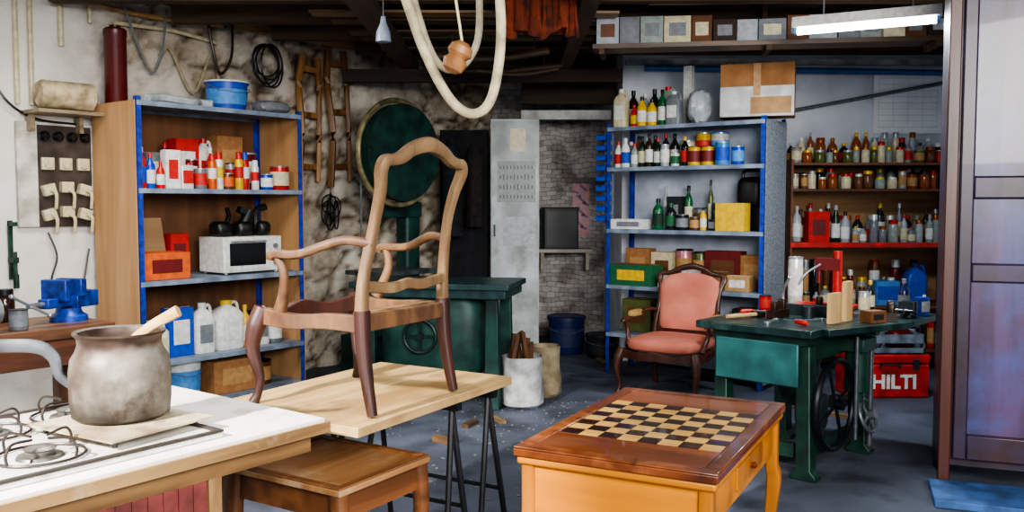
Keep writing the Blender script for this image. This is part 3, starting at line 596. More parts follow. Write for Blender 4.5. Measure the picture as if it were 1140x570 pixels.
thing('cable_coil', 'coil of black cable hanging high on the wall', 'cable', WL(1.55, 2.72, .08), LU.a, [(None, mb, [pc('dark')])])

# ------------ bandsaw
green = nm('1a463c', '0c221e', 6, .45, .2, .1)
green2 = nm('244e44', '12302a', 6, .5, .2, .1)
R = .5
wh = MB().lathe([(R*.1, -.02), (R*.8, -.02), (R*.86, -.045), (R*.9, -.02), (R*.9, .07)], (0, -.12, 0), 56, rot=(90, 0, 0))
rim = MB().ring((0, -.1, 0), R*.97, .026, 56, 8, rot=(90, 0, 0))
for k in range(10):
    a = k*pi/5; wh.sell((R*.84*cos(a), -.19, R*.84*sin(a)), (.012, .01, .012), 1, 1, 8, 5)
hubm = MB().lathe([(.07, 0), (.07, .05), (.03, .07)], (0, -.17, 0), 20, rot=(90, 0, 0))
col = MB().stack([(.1, .09, .0, .5), (.1, .09, 1.3, .5), (.08, .08, 1.75, .5)], 20, c=(.42, .22, .1)).b2((-.05, .1, 1.45), (.5, .26, 1.6)).b2((-.1, -.05, 1.9), (.3, .2, 2.2)).b2((.2, .1, 1.8), (.46, .26, 2.1)).b2((-.35, .02, 0), (.52, .34, .35)).b2((-.3, -.1, .35), (.3, .2, .85))
tabl = MB().b2((-.4, -.3, .93), (.3, .2, .97))
blade = MB().b2((-R*.86, -.06, .97), (-R*.86+.02, -.055, 1.9))
ob = thing('bandsaw', 'large dark green bandsaw with round wheel guard', 'machine', (-1.14, 8.5, 0), radians(50), [('frame', col, [green], {'bev': .01}), ('table', tabl, [nm('6a7478', '43494c', 8, .4, .6)]), ('blade', blade, [pc('silver', .3, .8)])])
wo = mkobj('wheel_guard', wh, [green]); wo.parent = ob; wo.location = (0, 0, 2.06)
ro = mkobj('guard_ring', rim, [nm('b4a67c', '6e6448', 10, .35, .5)]); ro.parent = ob; ro.location = (0, 0, 2.06); ro['label'] = 'worn brassy metal ring around the wheel guard'
ho = mkobj('hub', hubm, [green2]); ho.parent = ob; ho.location = (0, 0, 2.06)

# ------------ green machine table behind chair
MT = Fr((-1.28, 7.0), -12)
top = MB().b2((0, 0, .93), (1.28, .7, .975)).b2((.03, .03, .86), (1.25, .67, .93))
P = [('table_top', top, [nm('34504f', '1e3030', 8, .4, .4)], {'bev': .006})]
for x in (.1, 1.1):
    for y in (.08, .56): P.append(('leg', MB().prism([(x-.03, 0), (x+.09, 0), (x+.075, .86), (x-.015, .86)], y, y+.07, plane='xz'), [green], {'bev': .005}))
P.append(('motor_housing', MB().stack([(.4, .2, .25, .5), (.42, .22, .3, .5), (.42, .22, .78, .5), (.38, .2, .86, .5)], 28, c=(.6, .35, 0)), [green2]))
P.append(('handwheel', MB().ring((.55, .1, .55), .13, .014, 24, 8, rot=(90, 0, 0)).cyl((.55, .14, .55), .03, .06, 12, rot=(90, 0, 0)).box((.55, .1, .55), (.26, .014, .02)).box((.55, .1, .55), (.02, .014, .26)), [pc('2a3434', .4, .6)]))
thing('machine_table', 'dark green cast iron woodworking machine table', 'machine', MT.o, MT.a, P)

P = [('body', MB().b2((0, 0, .04), (.5, .4, 2.45)), [nm('c8cdcd', '8f9593', 5, .5)], {'bev': .005}),
     ('door', MB().b2((.012, -.012, .06), (.488, 0, 2.43)), [nm('ccd1d1', '929896', 3, .5, c3='8a8c86', s3=2)], {'sub': [('handle', MB().b2((.03, -.03, 1.25), (.05, -.012, 1.37)), [pc('dark')])]})]
dots = MB().b2((.07, -.016, 1.6), (.46, -.012, 2.02))
for a in range(10):
    for b in range(4): dots.box((.1+a*.036, -.0165, 1.655+b*.1), (.012, .003, .035+.012*((a*b) % 3)), 1)
P.append(('tool_chart', dots, [pc('8c9290'), pc('dark')], {'label': 'grey sheet printed with rows of small tools'}))
sh = MB().b2((.13, -.016, 1.15), (.4, -.012, 1.45)); s2 = MB().b2((.2, -.016, 2.12), (.36, -.012, 2.35))
P.append(('paper_sheet', sh, [pc('silver')])); P.append(('paper_sheet', s2, [pc('cream')]))
thing('metal_locker', 'tall pale grey metal locker with taped sheets', 'locker', (-.22, 9.25, 0), 0, P)
# dark gap beside the locker : added black cabinet and aprons stand in for it
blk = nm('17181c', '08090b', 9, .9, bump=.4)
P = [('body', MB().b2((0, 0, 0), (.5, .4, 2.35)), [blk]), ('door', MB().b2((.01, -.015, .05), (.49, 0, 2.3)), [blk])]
thing('dark_gap_cabinet', 'tall black cabinet filling the dark gap beside the locker', 'cabinet', (-.75, 9.4, 0), 0, P)
for k, (x, z, h, w_, c) in enumerate(((-.62, 1.25, 1.0, .12, '20232c'), (-.38, 1.35, .85, .1, '2a211c'))):
    mb = MB().lathe([(w_*.9, 0), (w_*.8, h*.3), (w_*.75, h*.6), (w_*.95, h*.82), (w_*.5, h*.95), (.02, h)], n=14, jit=.25, seed=k)
    thing('hanging_apron', 'dark work apron hanging in front of cabinet', 'apron', (x, 9.24, z), .3*k, [(None, mb, [nm(c, '0c0d10', 12, .95, bump=.5)])], 'aprons by the cabinet')
put('bucket', (.4, .2, 'navy', 'navy', 'navy'), Vector((.58, 9.5, 0)), 0, 'floor', None, False, 'dark blue plastic tub standing on the floor')
put('bucket', (.25, .16, 'dark', 'dark', 'dark'), Vector((.92, 9.2, 0)), 0, 'floor', None, False, 'small dark bucket standing on the floor')
mb = MB().b2((0, -.01, 0), (.2, 0, .62))
for k in range(12): mb.box((.03+.14*((k*37 % 10)/10), -.0105, .05+k*.047), (.06+.05*(k % 3)/2, .003, .03), 1, (0, 20*(k % 3), 0))
thing('wall_poster', 'narrow pink and purple poster on brick wall', 'poster', (.72, 10.695, 1.2), 0, [(None, mb, [pc('pink'), pc('purple')])])
P = [('board', MB().b2((0, 0, 0), (.62, .38, .04)), [wood('c9c0b0', '8d8474', 'x')])]
for x in (.03, .55): P.append(('bracket', MB().b2((x, .04, -.2), (x+.04, .38, 0)), [wood('a9a090', '6d6454', 'z')]))
thing('wall_shelf', 'pale wooden ledge fixed on the brick wall', 'shelf', (.3, 10.3, 1.02), 0, P)
P = [('body', MB().b2((-.2, -.16, 0), (.2, .16, .48)), [pc('dark', .5)], {'bev': .01}), ('front_panel', MB().b2((-.17, -.166, .04), (.17, -.16, .44)), [pc('black', .4)])]
thing('black_box', 'black boxy appliance standing on pale wall ledge', 'box', (.55, 10.47, 1.06), .1, P)
def sack(label, loc, r, h, mat, seed, junk):
    pr = [(r*.8, 0), (r*1.02, .03), (r*1.05, h*.35), (r*.95, h*.7), (r*1.02, h), (r*.98, h), (r*.9, h*.8), (r*.85, h*.72)]
    P = [('bag_body', MB().lathe(pr, n=20, jit=.14, seed=seed), [mat])]
    if junk:
        for k in range(6): P.append(('wood_offcut', MB().box((r*.45*cos(k), r*.45*sin(k), h*.9+.02*k), (.03, .06, .3), 0, (15*cos(k*2), 22*sin(k*3), k*40)), [wood('6a4a30', '3a2818', 'z')]))
    thing('refuse_sack', label, 'bag', loc, 0, P)
sack('white plastic sack filled with wood offcuts', (.08, 6.98, 0), .16, .4, nm('b8b8b8', '7a7a78', 9, .5, bump=.6), 2, True)
sack('brown paper sack standing on the floor', (.28, 7.36, 0), .12, .42, nm('98886a', '6d6044', 9, .8, bump=.6), 5, False)
# offcuts on the floor
rf = random.Random(12)
for k, (x, y) in enumerate(((-.1, 6.5), (-.3, 6.35), (.05, 7.6), (.9, 9.0), (-1.1, 6.3), (1.0, 6.6), (2.2, 6.9), (2.45, 6.6), (-.45, 5.9))):
    L_ = rf.uniform(.1, .28)
    thing('wood_scrap', 'small brown wood scrap lying on the concrete floor', 'scrap', (x, y, 0), rf.uniform(0, 3), [(None, MB().b2((-L_/2, -.025, 0), (L_/2, .025, .02+.01*(k % 3))), [wood(rf.choice(['8a6a48', '5c4430', 'a08058']), '3a2a1c', 'x')])], 'scraps on the floor')

# ------------ Louis XV chair
def chair(label, loc, rz, woodA, woodB, woodM, uph, k=1.0, t=1.0):
    P = []
    def S(L_): return [(a*t, b*t) for a, b in L_]
    def leg_r(s): return MB().sweep([(-.31, s*.275, 0), (-.285, s*.272, .12), (-.265, s*.27, .26), (-.26, s*.27, .40)], S([(.018, .018), (.022, .022), (.027, .027), (.028, .028)]), ref=(1, 0, 0), n=12, e=.6)
    def leg_f(s): return MB().sweep([(.24, s*.29, .385), (.258, s*.312, .31), (.268, s*.322, .22), (.248, s*.305, .1), (.255, s*.312, .035), (.268, s*.322, 0.0)], [.036*t, .04*t, .029*t, .019*t, .018*t, .022*t], ref=(1, 0, 0), n=12)
    for s in (-1, 1):
        P.append(('leg', leg_r(s), [woodB])); P.append(('leg', leg_f(s), [woodB]))
        P.append(('stile', MB().sweep([(-.258, s*.27, .39), (-.265, s*.265, .52), (-.30, s*.245, .72), (-.335, s*.248, .85), (-.358, s*.27, .93), (-.366, s*.255, .967), (-.37, s*.215, .972)], S([(.024, .027), (.021, .021), (.019, .02), (.02, .023), (.021, .027), (.022, .024), (.022, .022)]), ref=(1, 0, 0), n=12, e=.6), [woodA]))
        P.append(('arm', MB().sweep([(-.3, s*.25, .655), (-.2, s*.285, .668), (-.12, s*.318, .648), (-.04, s*.342, .618), (.03, s*.345, .608), (.1, s*.342, .61), (.135, s*.34, .6), (.14, s*.34, .585)], S([(.019, .018), (.018, .019), (.018, .021), (.018, .023), (.018, .024), (.019, .025), (.02, .024), (.016, .018)]), ref=(0, 0, 1), n=12, e=.8), [woodM]))
        P.append(('arm_support', MB().sweep([(.105, s*.34, .60), (.085, s*.335, .555), (.082, s*.328, .51), (.1, s*.315, .45), (.13, s*.303, .385)], S([(.017, .017), (.018, .018), (.019, .019), (.021, .021), (.028, .026)]), ref=(1, 0, 0), n=12), [woodM]))
        P.append(('seat_rail', MB().sweep([(-.25, s*.268, .348), (-.1, s*.285, .352), (.06, s*.305, .343), (.23, s*.29, .352)], [(.034, .02), (.028, .02), (.034, .02)], ref=(0, 0, 1), n=4), [woodM], {'bev': .004}))
    P.append(('seat_rail', MB().sweep([(.245, -.28, .35), (.285, -.14, .335), (.3, 0, .352), (.285, .14, .335), (.245, .28, .35)], [(.034, .02), (.028, .02), (.036, .02), (.028, .02), (.034, .02)], ref=(0, 0, 1), n=4), [woodB], {'bev': .004}))
    P.append(('seat_rail', MB().sweep([(-.258, -.26, .35), (-.258, .26, .35)], (.032, .018), ref=(0, 0, 1), n=4, smooth=1), [woodM], {'bev': .004}))
    P.append(('back_rail', MB().sweep([(-.27, -.25, .49), (-.272, -.1, .475), (-.272, 0, .485), (-.272, .1, .475), (-.27, .25, .49)], (.023, .014), ref=(0, 0, 1), n=8, e=.6), [woodA]))
    P.append(('crest_rail', MB().sweep([(-.369, -.225, .971), (-.372, -.17, .982), (-.376, -.1, 1.018), (-.38, 0, 1.04), (-.376, .1, 1.018), (-.372, .17, .982), (-.369, .225, .971)], S([(.022, .022), (.022, .024), (.022, .027), (.024, .032), (.022, .027), (.022, .024), (.022, .022)]), ref=(1, 0, 0), n=12, e=.6), [woodA]))
    if uph:
        P.append(('seat_cushion', MB().sell((.0, 0, .425), (.275, .285, .065), .55, .45, 32, 14), [uph]))
        bk = MB().stack([(.03, .21, 0, .7), (.045, .228, .04, .6), (.06, .235, .2, .6), (.055, .25, .34, .6), (.045, .24, .42, .6), (.035, .18, .465, .7), (.02, .09, .49, .9)], 32)
        Mx = Matrix.Translation((-.27, 0, .50)) @ Euler((0, radians(-10.5), 0)).to_matrix().to_4x4()
        bk.v = [tuple(Mx @ Vector(v)) for v in bk.v]
        P.append(('backrest', bk, [uph]))
        for s in (-1, 1): P.append(('arm_pad', MB().sell((-.06, s*.335, .645), (.1, .032, .03), .6, .6, 16, 8), [nm('b89858', '8a7240', 20, .9)]))
    else:
        P.append(('seat_batten', MB().b2((-.235, -.25, .372), (-.2, .25, .388)), [woodA]))
    o = thing('armchair', label, 'chair', loc, rz, P); o.scale = (k, k, 1); return o
wA = wood('8c6e48', '4e3a26', 'z', 7, .65, .25, 0, '6a4c30', (.45, .62), 6); wB = wood('44221a', '20100c', 'z', 7, .45, .2, .1); wM = wood('74502e', '3c2616', 'z', 7, .6, .2, 0, '4a2c1a', (.45, .6), 6)
chair('bare wooden armchair frame with curved back, standing on tabletop', (-.66, 3.765, .787), math.atan2(.5, -.86), wA, wB, wM, None)
wC = wood('50291a', '2a140b', 'z', 7, .4, .1, .2)
pinkm = nm('d8806a', 'b86450', 3, .85, bump=.05)
chair('pink upholstered armchair with carved dark wooden frame', (1.33, 7.44, .004), math.atan2(-.8, -.56), wC, wC, wC, pinkm, 1.1, .9)

# ------------ trestle table
pine = wood('c8a872', '8c6a3c', 'x', 5, .6, .15, 0, '80623e', (.48, .75), 5)
P = [('table_top', MB().b2((-1.12, 0, .742), (0, .39, .78)).b2((-1.12, .393, .742), (-.0, .78, .78)), [pine], {'bev': .003})]
for x in (-.12, -.42):
    P.append(('trestle', MB().b2((x-.02, .02, .7), (x+.02, .76, .742)), [pc('dark', .5, .4)]))
    for y in (.06, .7):
        for s in (-1, 1):
            P.append(('leg', MB().sweep([(x, y, .70), (x+s*(.1 if x < -.3 else .13), y-.03 if y < .3 else y+.03, 0)], .014, n=8, smooth=1), [pc('2c2c2e', .5, .4)]))
    P.append(('crossbar', MB().sweep([(x+.08, .045, .25), (x+.08, .72, .25)], .01, n=8, smooth=1), [pc('2c2c2e', .5, .4)]))
P.append(('leg', MB().b2((-1.08, .72, 0), (-1.04, .76, .742)), [pine]))
thing('trestle_table', 'pale pine board table on black steel trestles', 'table', TB.o, TB.a, P)
# ------------ low table
wd = wood('b48456', '84582f', 'x', 6, .4, .1, .1, 'c8b090', (.5, .78), 3); wd2 = wood('804e2a', '4c2c16', 'x', 6, .5, .15)
P = [('table_top', MB().b2((-.27, -.31, .525), (.27, .31, .55)), [wd], {'bev': .004})]
for a, b in (((-.27, -.31, .55), (.27, -.275, .558)), ((-.27, .275, .55), (.27, .31, .558)), ((-.27, -.275, .55), (-.235, .275, .558)), ((.235, -.275, .55), (.27, .275, .558))):
    P.append(('rim_strip', MB().b2(a, b), [wood('95623a', '5e3a20', 'x', 9, .4, .15)], {'bev': .002}))
for a, b in (((-.245, -.285, .42), (.245, -.265, .525)), ((-.245, .265, .42), (.245, .285, .525)), ((-.245, -.265, .42), (-.225, .265, .525)), ((.225, -.265, .42), (.245, .265, .525))):
    P.append(('apron', MB().b2(a, b), [wd2]))
for x in (-.235, .235):
    for y in (-.275, .275):
        P.append(('leg', MB().sweep([(x, y, .525), (x*1.03, y*1.03, .35), (x*.97, y*.97, .12), (x*1.05, y*1.05, 0)], [.034, .03, .02, .024], n=12, e=.7, ref=(1, 0, 0)), [wd2]))
thing('low_table', 'low worn wooden table tucked under the benches', 'table', ST.o, ST.a, P)

# ------------ chess table
oak = wood('cf7e0e', '94540a', 'x', 4, .35, .06, .2); oakd = wood('7a3f1c', '3c1b0b', 'y', 5, .3, .08, .4, '9a5a30', (.52, .7), 5); oakz = wood('b87014', '7c470e', 'z', 5, .35, .08, .2)
W_, D_, H_ = .72, 1.13, .75
rw = .055
t = MB().b2((-W_/2, -D_/2, H_-.035), (W_/2, D_/2, H_-.008))
t.b2((-W_/2, -D_/2, H_-.008), (W_/2, -D_/2+rw, H_)).b2((-W_/2, D_/2-rw, H_-.008), (W_/2, D_/2, H_)).b2((-W_/2, -D_/2+rw, H_-.008), (-W_/2+rw, D_/2-rw, H_)).b2((W_/2-rw, -D_/2+rw, H_-.008), (W_/2, D_/2-rw, H_))
mold = MB().b2((-W_/2+.008, -D_/2+.008, H_-.065), (W_/2-.008, D_/2-.008, H_-.035))
P = [('table_top', t, [oakd], {'bev': .004}), ('edge_molding', mold, [oak], {'bev': .01})]
for s in (-1, 1):
    P.append(('side_leaf', MB().b2((-W_/2+rw+.002, min(s*.31, s*(D_/2-rw-.002)), H_-.008), (W_/2-rw-.002, max(s*.31, s*(D_/2-rw-.002)), H_-.003)), [wood('8a4a22', '4c240e', 'x', 5, .3, .08, .4)]))
bdm = MB(); q = .075
bdm.b2((-.303, -.308, H_-.008), (.303, .308, H_-.0035), 2)
for a in range(8):
    for b in range(8):
        bdm.b2((-.3+a*q, -.3+b*q, H_-.0035), (-.3+a*q+q, -.3+b*q+q, H_-.0025), (a+b) % 2)
light = wood('dcae60', 'b07e38', 'x', 8, .3, .03, .3); dark = wood('34170a', '180a05', 'x', 8, .3, .03, .3)
P.append(('chess_board', bdm, [dark, light, oakd]))
for s in (-1, 1):
    a_, b_ = sorted((s*(D_/2-.03), s*(D_/2-.052))); P.append(('apron', MB().b2((-W_/2+.06, a_, .5), (W_/2-.06, b_, H_-.065)), [oak], {'bev': .003}))
    a_, b_ = sorted((s*(W_/2-.03), s*(W_/2-.052))); P.append(('apron', MB().b2((a_, -D_/2+.06, .55), (b_, D_/2-.06, H_-.065)), [oak], {'bev': .003}))
for x in (-1, 1):
    for y in (-1, 1):
        X = x*(W_/2-.045); Y = y*(D_/2-.045)
        P.append(('leg', MB().sweep([(X, Y, H_-.065), (X, Y, .5), (X+x*.008, Y+y*.008, .42), (X-x*.008, Y-y*.008, .18), (X, Y, .04), (X+x*.02, Y+y*.02, 0)], [.026, .026, .03, .02, .019, .026], n=12, e=.45, ref=(1, 0, 0)), [oakz]))
P.append(('drawer', MB().b2((W_/2-.029, -.2, .59), (W_/2-.02, .2, .67)), [oakz], {'sub': [('knob', MB().lathe([(.008, 0), (.014, .015), (.006, .022)], (W_/2-.02, 0, .63), 12, rot=(0, 90, 0)), [pc('amber', .3, .7)])]}))
thing('chess_table', 'honey-coloured wooden games table with inlaid chessboard', 'table', CT.o, CT.a, P)

# ------------ green machine right
cast = nm('284240', '162a2a', 8, .35, .4, .08, c3='42605a', s3=3); teal = nm('34706e', '224e50', 5, .45, .1, .05); dkg = nm('163a2e', '0c2218', 8, .45, .2, .1)
P = [('table_top', MB().b2((-.74, -.02, .835), (0, 1.27, .88)), [cast], {'bev': .006}), ('under_frame', MB().b2((-.66, .05, .78), (-.06, 1.2, .835)), [dkg]),
     ('side_wing', MB().prism([(.001, .12), (.05, .1), (.26, .75), (.26, 1.32), (.001, 1.32)], .842, .88), [cast], {'bev': .004}),
     ('bracket', MB().b2((-.04, .6, .80), (.12, .66, .842)), [dkg]), ('bracket', MB().b2((-.04, 1.1, .80), (.18, 1.16, .842)), [dkg])]
P.append(('apron_panel', MB().b2((-.63, .03, .54), (-.1, .05, .79)), [teal], {'bev': .008}))
P.append(('apron_panel', MB().b2((-.09, .16, .68), (-.07, 1.0, .78)), [dkg])); P.append(('apron_panel', MB().b2((-.66, .16, .6), (-.64, .84, .78)), [dkg]))
for x in (-.66, -.13):
    for y in (.06, .85):
        P.append(('leg', MB().prism([(x-.02, 0), (x+.13, 0), (x+.13, .03), (x+.1, .06), (x+.085, .78), (x+.005, .78), (x+.01, .06), (x-.02, .03)], y, y+.09, plane='xz'), [dkg], {'bev': .006}))
P.append(('stretcher', MB().b2((-.54, .08, .12), (-.14, .12, .2)), [dkg])); P.append(('stretcher', MB().b2((-.1, .155, .12), (-.06, .845, .2)), [dkg]))
P.append(('spindle', MB().lathe([(.09, .2), (.1, .24), (.1, .4), (.05, .42), (.05, .62), (.08, .64), (.08, .78)], (-.25, .55, 0), 20), [pc('3a4444', .4, .5)]))
P.append(('motor', MB().lathe([(.11, 0), (.13, .03), (.13, .26), (.1, .3)], (-.42, .7, .35), 24).box((-.42, .85, .5), (.08, .1, .1)).b2((-.5, .6, .3), (-.2, .8, .35)), [dkg]))
def hw(c, r, rot, th=.012):
    m = MB().ring(c, r, th, 32, 8, rot=rot); m.cyl(c, .03, .05, 12, rot=rot)
    Rm = Euler([radians(a) for a in rot]).to_matrix(); c_ = Vector(c)
    for k in range(4):
        d = Rm @ Vector((cos(k*pi/2+.4)*r, sin(k*pi/2+.4)*r, 0)); m.sweep([c_, c_+d], .01, n=6, smooth=1)
    return m
P.append(('handwheel', hw((.01, .3, .42), .26, (0, 90, 0), .02), [pc('dark', .35, .6)])); P.append(('handwheel', hw((.06, .66, .3), .1, (0, 70, 0)), [pc('grey', .35, .7)]))
P.append(('rod', MB().cyl((.05, .5, .18), .012, .62, 10), [pc('grey', .3, .8)])); P.append(('rod', MB().cyl((.05, .72, .1), .016, .7, 10), [pc('grey', .3, .8)]))
P.append(('gearbox', MB().cyl((-.0, .62, .45), .07, .25, 18).cyl((.0, .62, .3), .045, .48, 16).b2((-.08, .52, .7), (.08, .72, .78)), [dkg], {'bev': .004}))
P.append(('fence', MB().b2((-.5, .62, .88), (-.06, .66, .95)).b2((-.4, .66, .88), (-.2, .8, .93)).cyl((-.28, .55, .88), .035, .07, 16), [pc('3a4448', .4, .6)]))
P.append(('lever', MB().sweep([(-.62, .9, .88), (-.62, .9, 1.0), (-.56, .86, 1.1)], .01, n=8).cyl((-.62, .9, .88), .04, .03, 14), [pc('silver', .3, .7)]))
thing('spindle_machine', 'dark green cast iron woodworking machine with handwheels', 'machine', MG.o, MG.a, P)
bw = wood('d8b480', 'a8844e', 'z', 6, .6)
thing('wood_offcut', 'pale planed board standing on machine table', 'board', MG.p(-.05, .4, .882), MG.a+1.45, [(None, MB().b2((-.06, -.014, 0), (.06, .014, .18)), [bw])], 'boards on the machine')
thing('wood_offcut', 'pale planed board standing on machine table', 'board', MG.p(-.04, .56, .882), MG.a+1.6, [(None, MB().b2((-.05, -.014, 0), (.05, .014, .24)), [bw])], 'boards on the machine')
P = [('base', MB().b2((-.2, -.1, 0), (.2, .1, .03)), [pc('red', .4)], {'bev': .006}), ('column', MB().cyl((.08, 0, .03), .03, .36, 16), [pc('red', .35)]), ('head', MB().box((.02, 0, .3), (.16, .08, .08)).cyl((-.04, 0, .17), .018, .12, 12), [pc('dark red', .4)]), ('lever', MB().sweep([(-.02, -.05, .3), (-.1, -.1, .24), (-.15, -.12, .16)], .008, n=8), [pc('silver', .3, .8)])]
thing('drill_stand', 'small red drill stand bolted on machine table', 'drill stand', MG.p(-.42, 1.1, .882), MG.a+.2, P)
put('can', (.34, .05, 'white', 'silver', 'white'), MG.p(-.68, 1.2, .882), 0, 'machine table', None, True)
def tool(kind, pos, rz):
    if kind == 'w':
        mb = MB().b2((-.08, -.01, 0), (.08, .01, .01)).cyl((-.09, 0, 0), .022, .012, 10).cyl((.09, 0, 0), .018, .012, 10)
        thing('wrench', 'small steel wrench lying on machine table', 'wrench', pos, rz, [(None, mb, [pc('silver', .3, .8)])], 'hand tools on the machine')
    elif kind == 'h':
        thing('hammer', 'small hammer with wooden handle on machine table', 'hammer', pos, rz, [('handle', MB().sweep([(-.14, 0, .018), (.1, 0, .018)], .012, n=8, smooth=1), [bw]), ('head', MB().b2((.1, -.05, .002), (.13, .05, .034)), [pc('dark', .4, .6)])], 'hand tools on the machine')
    elif kind == 'p':
        mb = MB().b2((-.09, -.03, 0), (.09, .03, .05)).sell((-.05, 0, .07), (.02, .02, .035)).sell((.05, 0, .075), (.018, .025, .04))
        thing('hand_plane', 'small dark hand plane on machine table', 'plane', pos, rz, [(None, mb, [pc('dark brown', .4, .3)])], 'hand tools on the machine')
    else:
        thing('screwdriver', 'screwdriver with red handle lying on machine table', 'screwdriver', pos, rz, [('handle', MB().lathe([(.01, 0), (.015, .02), (.014, .08), (.008, .1)], (-.1, 0, .016), 10, rot=(0, 90, 0)), [pc('red')]), ('blade', MB().cyl((0, 0, .016), .004, .1, 8, rot=(0, 90, 0)), [pc('silver', .3, .8)])], 'hand tools on the machine')
for k, (x, y, kd, rz) in enumerate(((-.56, .25, 'h', .5), (-.35, .2, 'w', 1), (-.2, .2, 's', 2), (-.62, .5, 's', .2), (-.42, .42, 'p', .8), (-.1, .8, 's', .5), (.14, .78, 'p', 1.2), (.1, .95, 'w', .3), (-.32, .9, 'p', .2), (-.2, .4, 'w', .4))): tool(kd, MG.p(x, y, .882), rz)
put('can', (.1, .04, 'red', 'dark', 'red'), MG.p(-.66, .72, .882), 0, 'machine table', 'cans on the machine')
put('can', (.14, .035, 'silver', 'silver', 'cream'), MG.p(-.12, 1.02, .882), 0, 'machine table', 'cans on the machine')
put('bottle', (.2, .03, 'dark', 'yellow', 'cream'), MG.p(-.14, 1.17, .882), 0, 'machine table', 'cans on the machine')
put('bottle', (.22, .035, 'navy', 'grey', 'grey'), MG.p(.06, 1.22, .882), 0, 'machine table', 'cans on the machine')
put('box', (.12, .09, .07, 'brown', 'dark', 'tan'), MG.p(.1, .6, .882), .4, 'machine table', 'cans on the machine')
put('tin', (.08, .06, .13, 'blue', 'white', 'white'), MG.p(.2, 1.14, .882), .4, 'machine table', 'cans on the machine')
# small bench vise on machine table
P = [('base', MB().lathe([(.05, 0), (.05, .015), (.03, .03)], n=14), [pc('dark', .4, .5)]), ('jaw', MB().b2((-.045, 0, .03), (.045, .03, .1)), [pc('3a4448', .4, .5)]), ('jaw', MB().b2((-.045, -.06, .04), (.045, -.035, .1)).b2((-.015, -.06, .04), (.015, .02, .06)), [pc('3a4448', .4, .5)]), ('handle', MB().sweep([(-.05, -.09, .05), (.05, -.09, .05)], .005, n=6, smooth=1).cyl((0, -.06, .05), .008, .04, 8, rot=(90, 0, 0)), [pc('silver', .3, .8)])]
thing('bench_vise', 'small dark steel vise on the machine table', 'vise', MG.p(.17, 1.0, .882), MG.a, P)
# toolbox
tr = nm('c8221a', '8a1610', 12, .4)
P = [('body', MB().b2((-.33, -.16, 0), (.33, .16, .28)), [tr], {'bev': .015}), ('lid', MB().b2((-.335, -.165, .282), (.335, .165, .36)), [tr], {'bev': .015})]
for s in (-.24, .19): P.append(('latch', MB().b2((s, -.175, .24), (s+.05, -.166, .32)), [pc('dark')]))
P.append(('handle', MB().sweep([(-.08, -.168, .26), (-.08, -.2, .28), (.08, -.2, .28), (.08, -.168, .26)], .01, n=8, smooth=1), [pc('dark')]))
tbx = thing('toolbox', 'red plastic toolbox with white lettering on floor', 'toolbox', (3.08, 7.42, 0), 0, P)
textmesh('lettering', 'HILTI', .16, pc('white'), (0.04, -.163, .13), (radians(90), 0, 0), tbx)
P = [('body', MB().b2((-.27, -.15, 0), (.27, .15, .01)).b2((-.27, -.15, 0), (-.26, .15, .16)).b2((.26, -.15, 0), (.27, .15, .16)).b2((-.27, -.15, 0), (.27, -.14, .05)).b2((-.27, -.15, .09), (.27, -.14, .16)).b2((-.27, .14, 0), (.27, .15, .16)), [nm('7a8490', '4a525c', 12, .5)])]
for x in (-.14, .12): P.append(('metal_part', MB().sell((x, 0, .1), (.1, .1, .085), .6, .6, jit=.2), [pc('dark red' if x > 0 else 'grey', .4, .5)]))
thing('tool_crate', 'grey plastic crate of metal parts on toolbox', 'crate', (3.1, 7.42, .361), 0, P)
mb = MB().cyl((-.1, 0, .05), .035, .2, 12, rot=(0, 90, 0)).sell((-.1, 0, .05), (.06, .05, .05)); mb.cyl((.0, .05, .0), .02, .03, 8)
thing('hand_pump', 'small dark metal part lying on the floor', 'tool', (2.62, 7.0, 0), .6, [(None, mb, [pc('dark', .4, .5)])])

# ------------ wardrobe
WD = Fr((2.42, 5.0), -20.4)
mah = wood('402626', '1e1114', 'z', 3.5, .4, .15, .05, '3a3050', (.42, .68), 2)  # purple third tone paints a cool sheen into the wood colour
P = [('body', MB().b2((0, .03, .12), (1.3, .48, 3.0)), [mah]), ('side_stile', MB().b2((-.012, .0, .0), (.05, .05, 3.0)), [wood('5e3020', '301610', 'z', 4, .4)], {'bev': .006})]
for a, b in (((.0, .4, 0), (.08, .48, .12)), ((1.2, .0, 0), (1.3, .08, .12)), ((1.2, .4, 0), (1.3, .48, .12))): P.append(('base_foot', MB().b2(a, b), [mah]))
dr = MB()
dr.b2((.06, -.01, .16), (.13, .03, 2.96)); dr.b2((.6, -.01, .16), (.66, .03, 2.96))
for z0, z1 in ((.16, .3), (1.16, 1.26), (1.62, 1.74), (2.8, 2.96)): dr.b2((.13, -.01, z0), (.6, .03, z1))
pm = nm('5c4264', '2a1c28', 6, .35, stretch=(1, 1, .1), detail=9, bump=.1, lo=.32, hi=.68, dist=.9, coat=.2, c3='46548c', p3=(.46, .7), s3=1.8)  # blue patches are reflected sheen painted into the panel colour
P2 = []
for z0, z1 in ((.3, 1.16), (1.26, 1.62), (1.74, 2.8)):
    P2.append(('door_panel', MB().b2((.13, .016, z0), (.6, .028, z1)), [pm], {'bev': .004}))
P.append(('door', dr, [mah], {'bev': .008, 'sub': P2}))
P.append(('door', MB().b2((.68, -.01, .16), (1.26, .03, 2.96)), [mah], {'bev': .006}))
thing('wardrobe', 'tall weathered mahogany wardrobe, blue sheen painted on panelled door', 'wardrobe', WD.p(0, 0, 0), WD.a, P)
thing('blue_board', 'pale blue painted board lying before the wardrobe', 'board', WD.p(-.06, -.42, 0), WD.a, [(None, MB().b2((0, 0, 0), (1.4, .4, .04)), [nm('3c66a0', '28466e', 8, .6, c3='243a5c', s3=3)], {'bev': .004})])

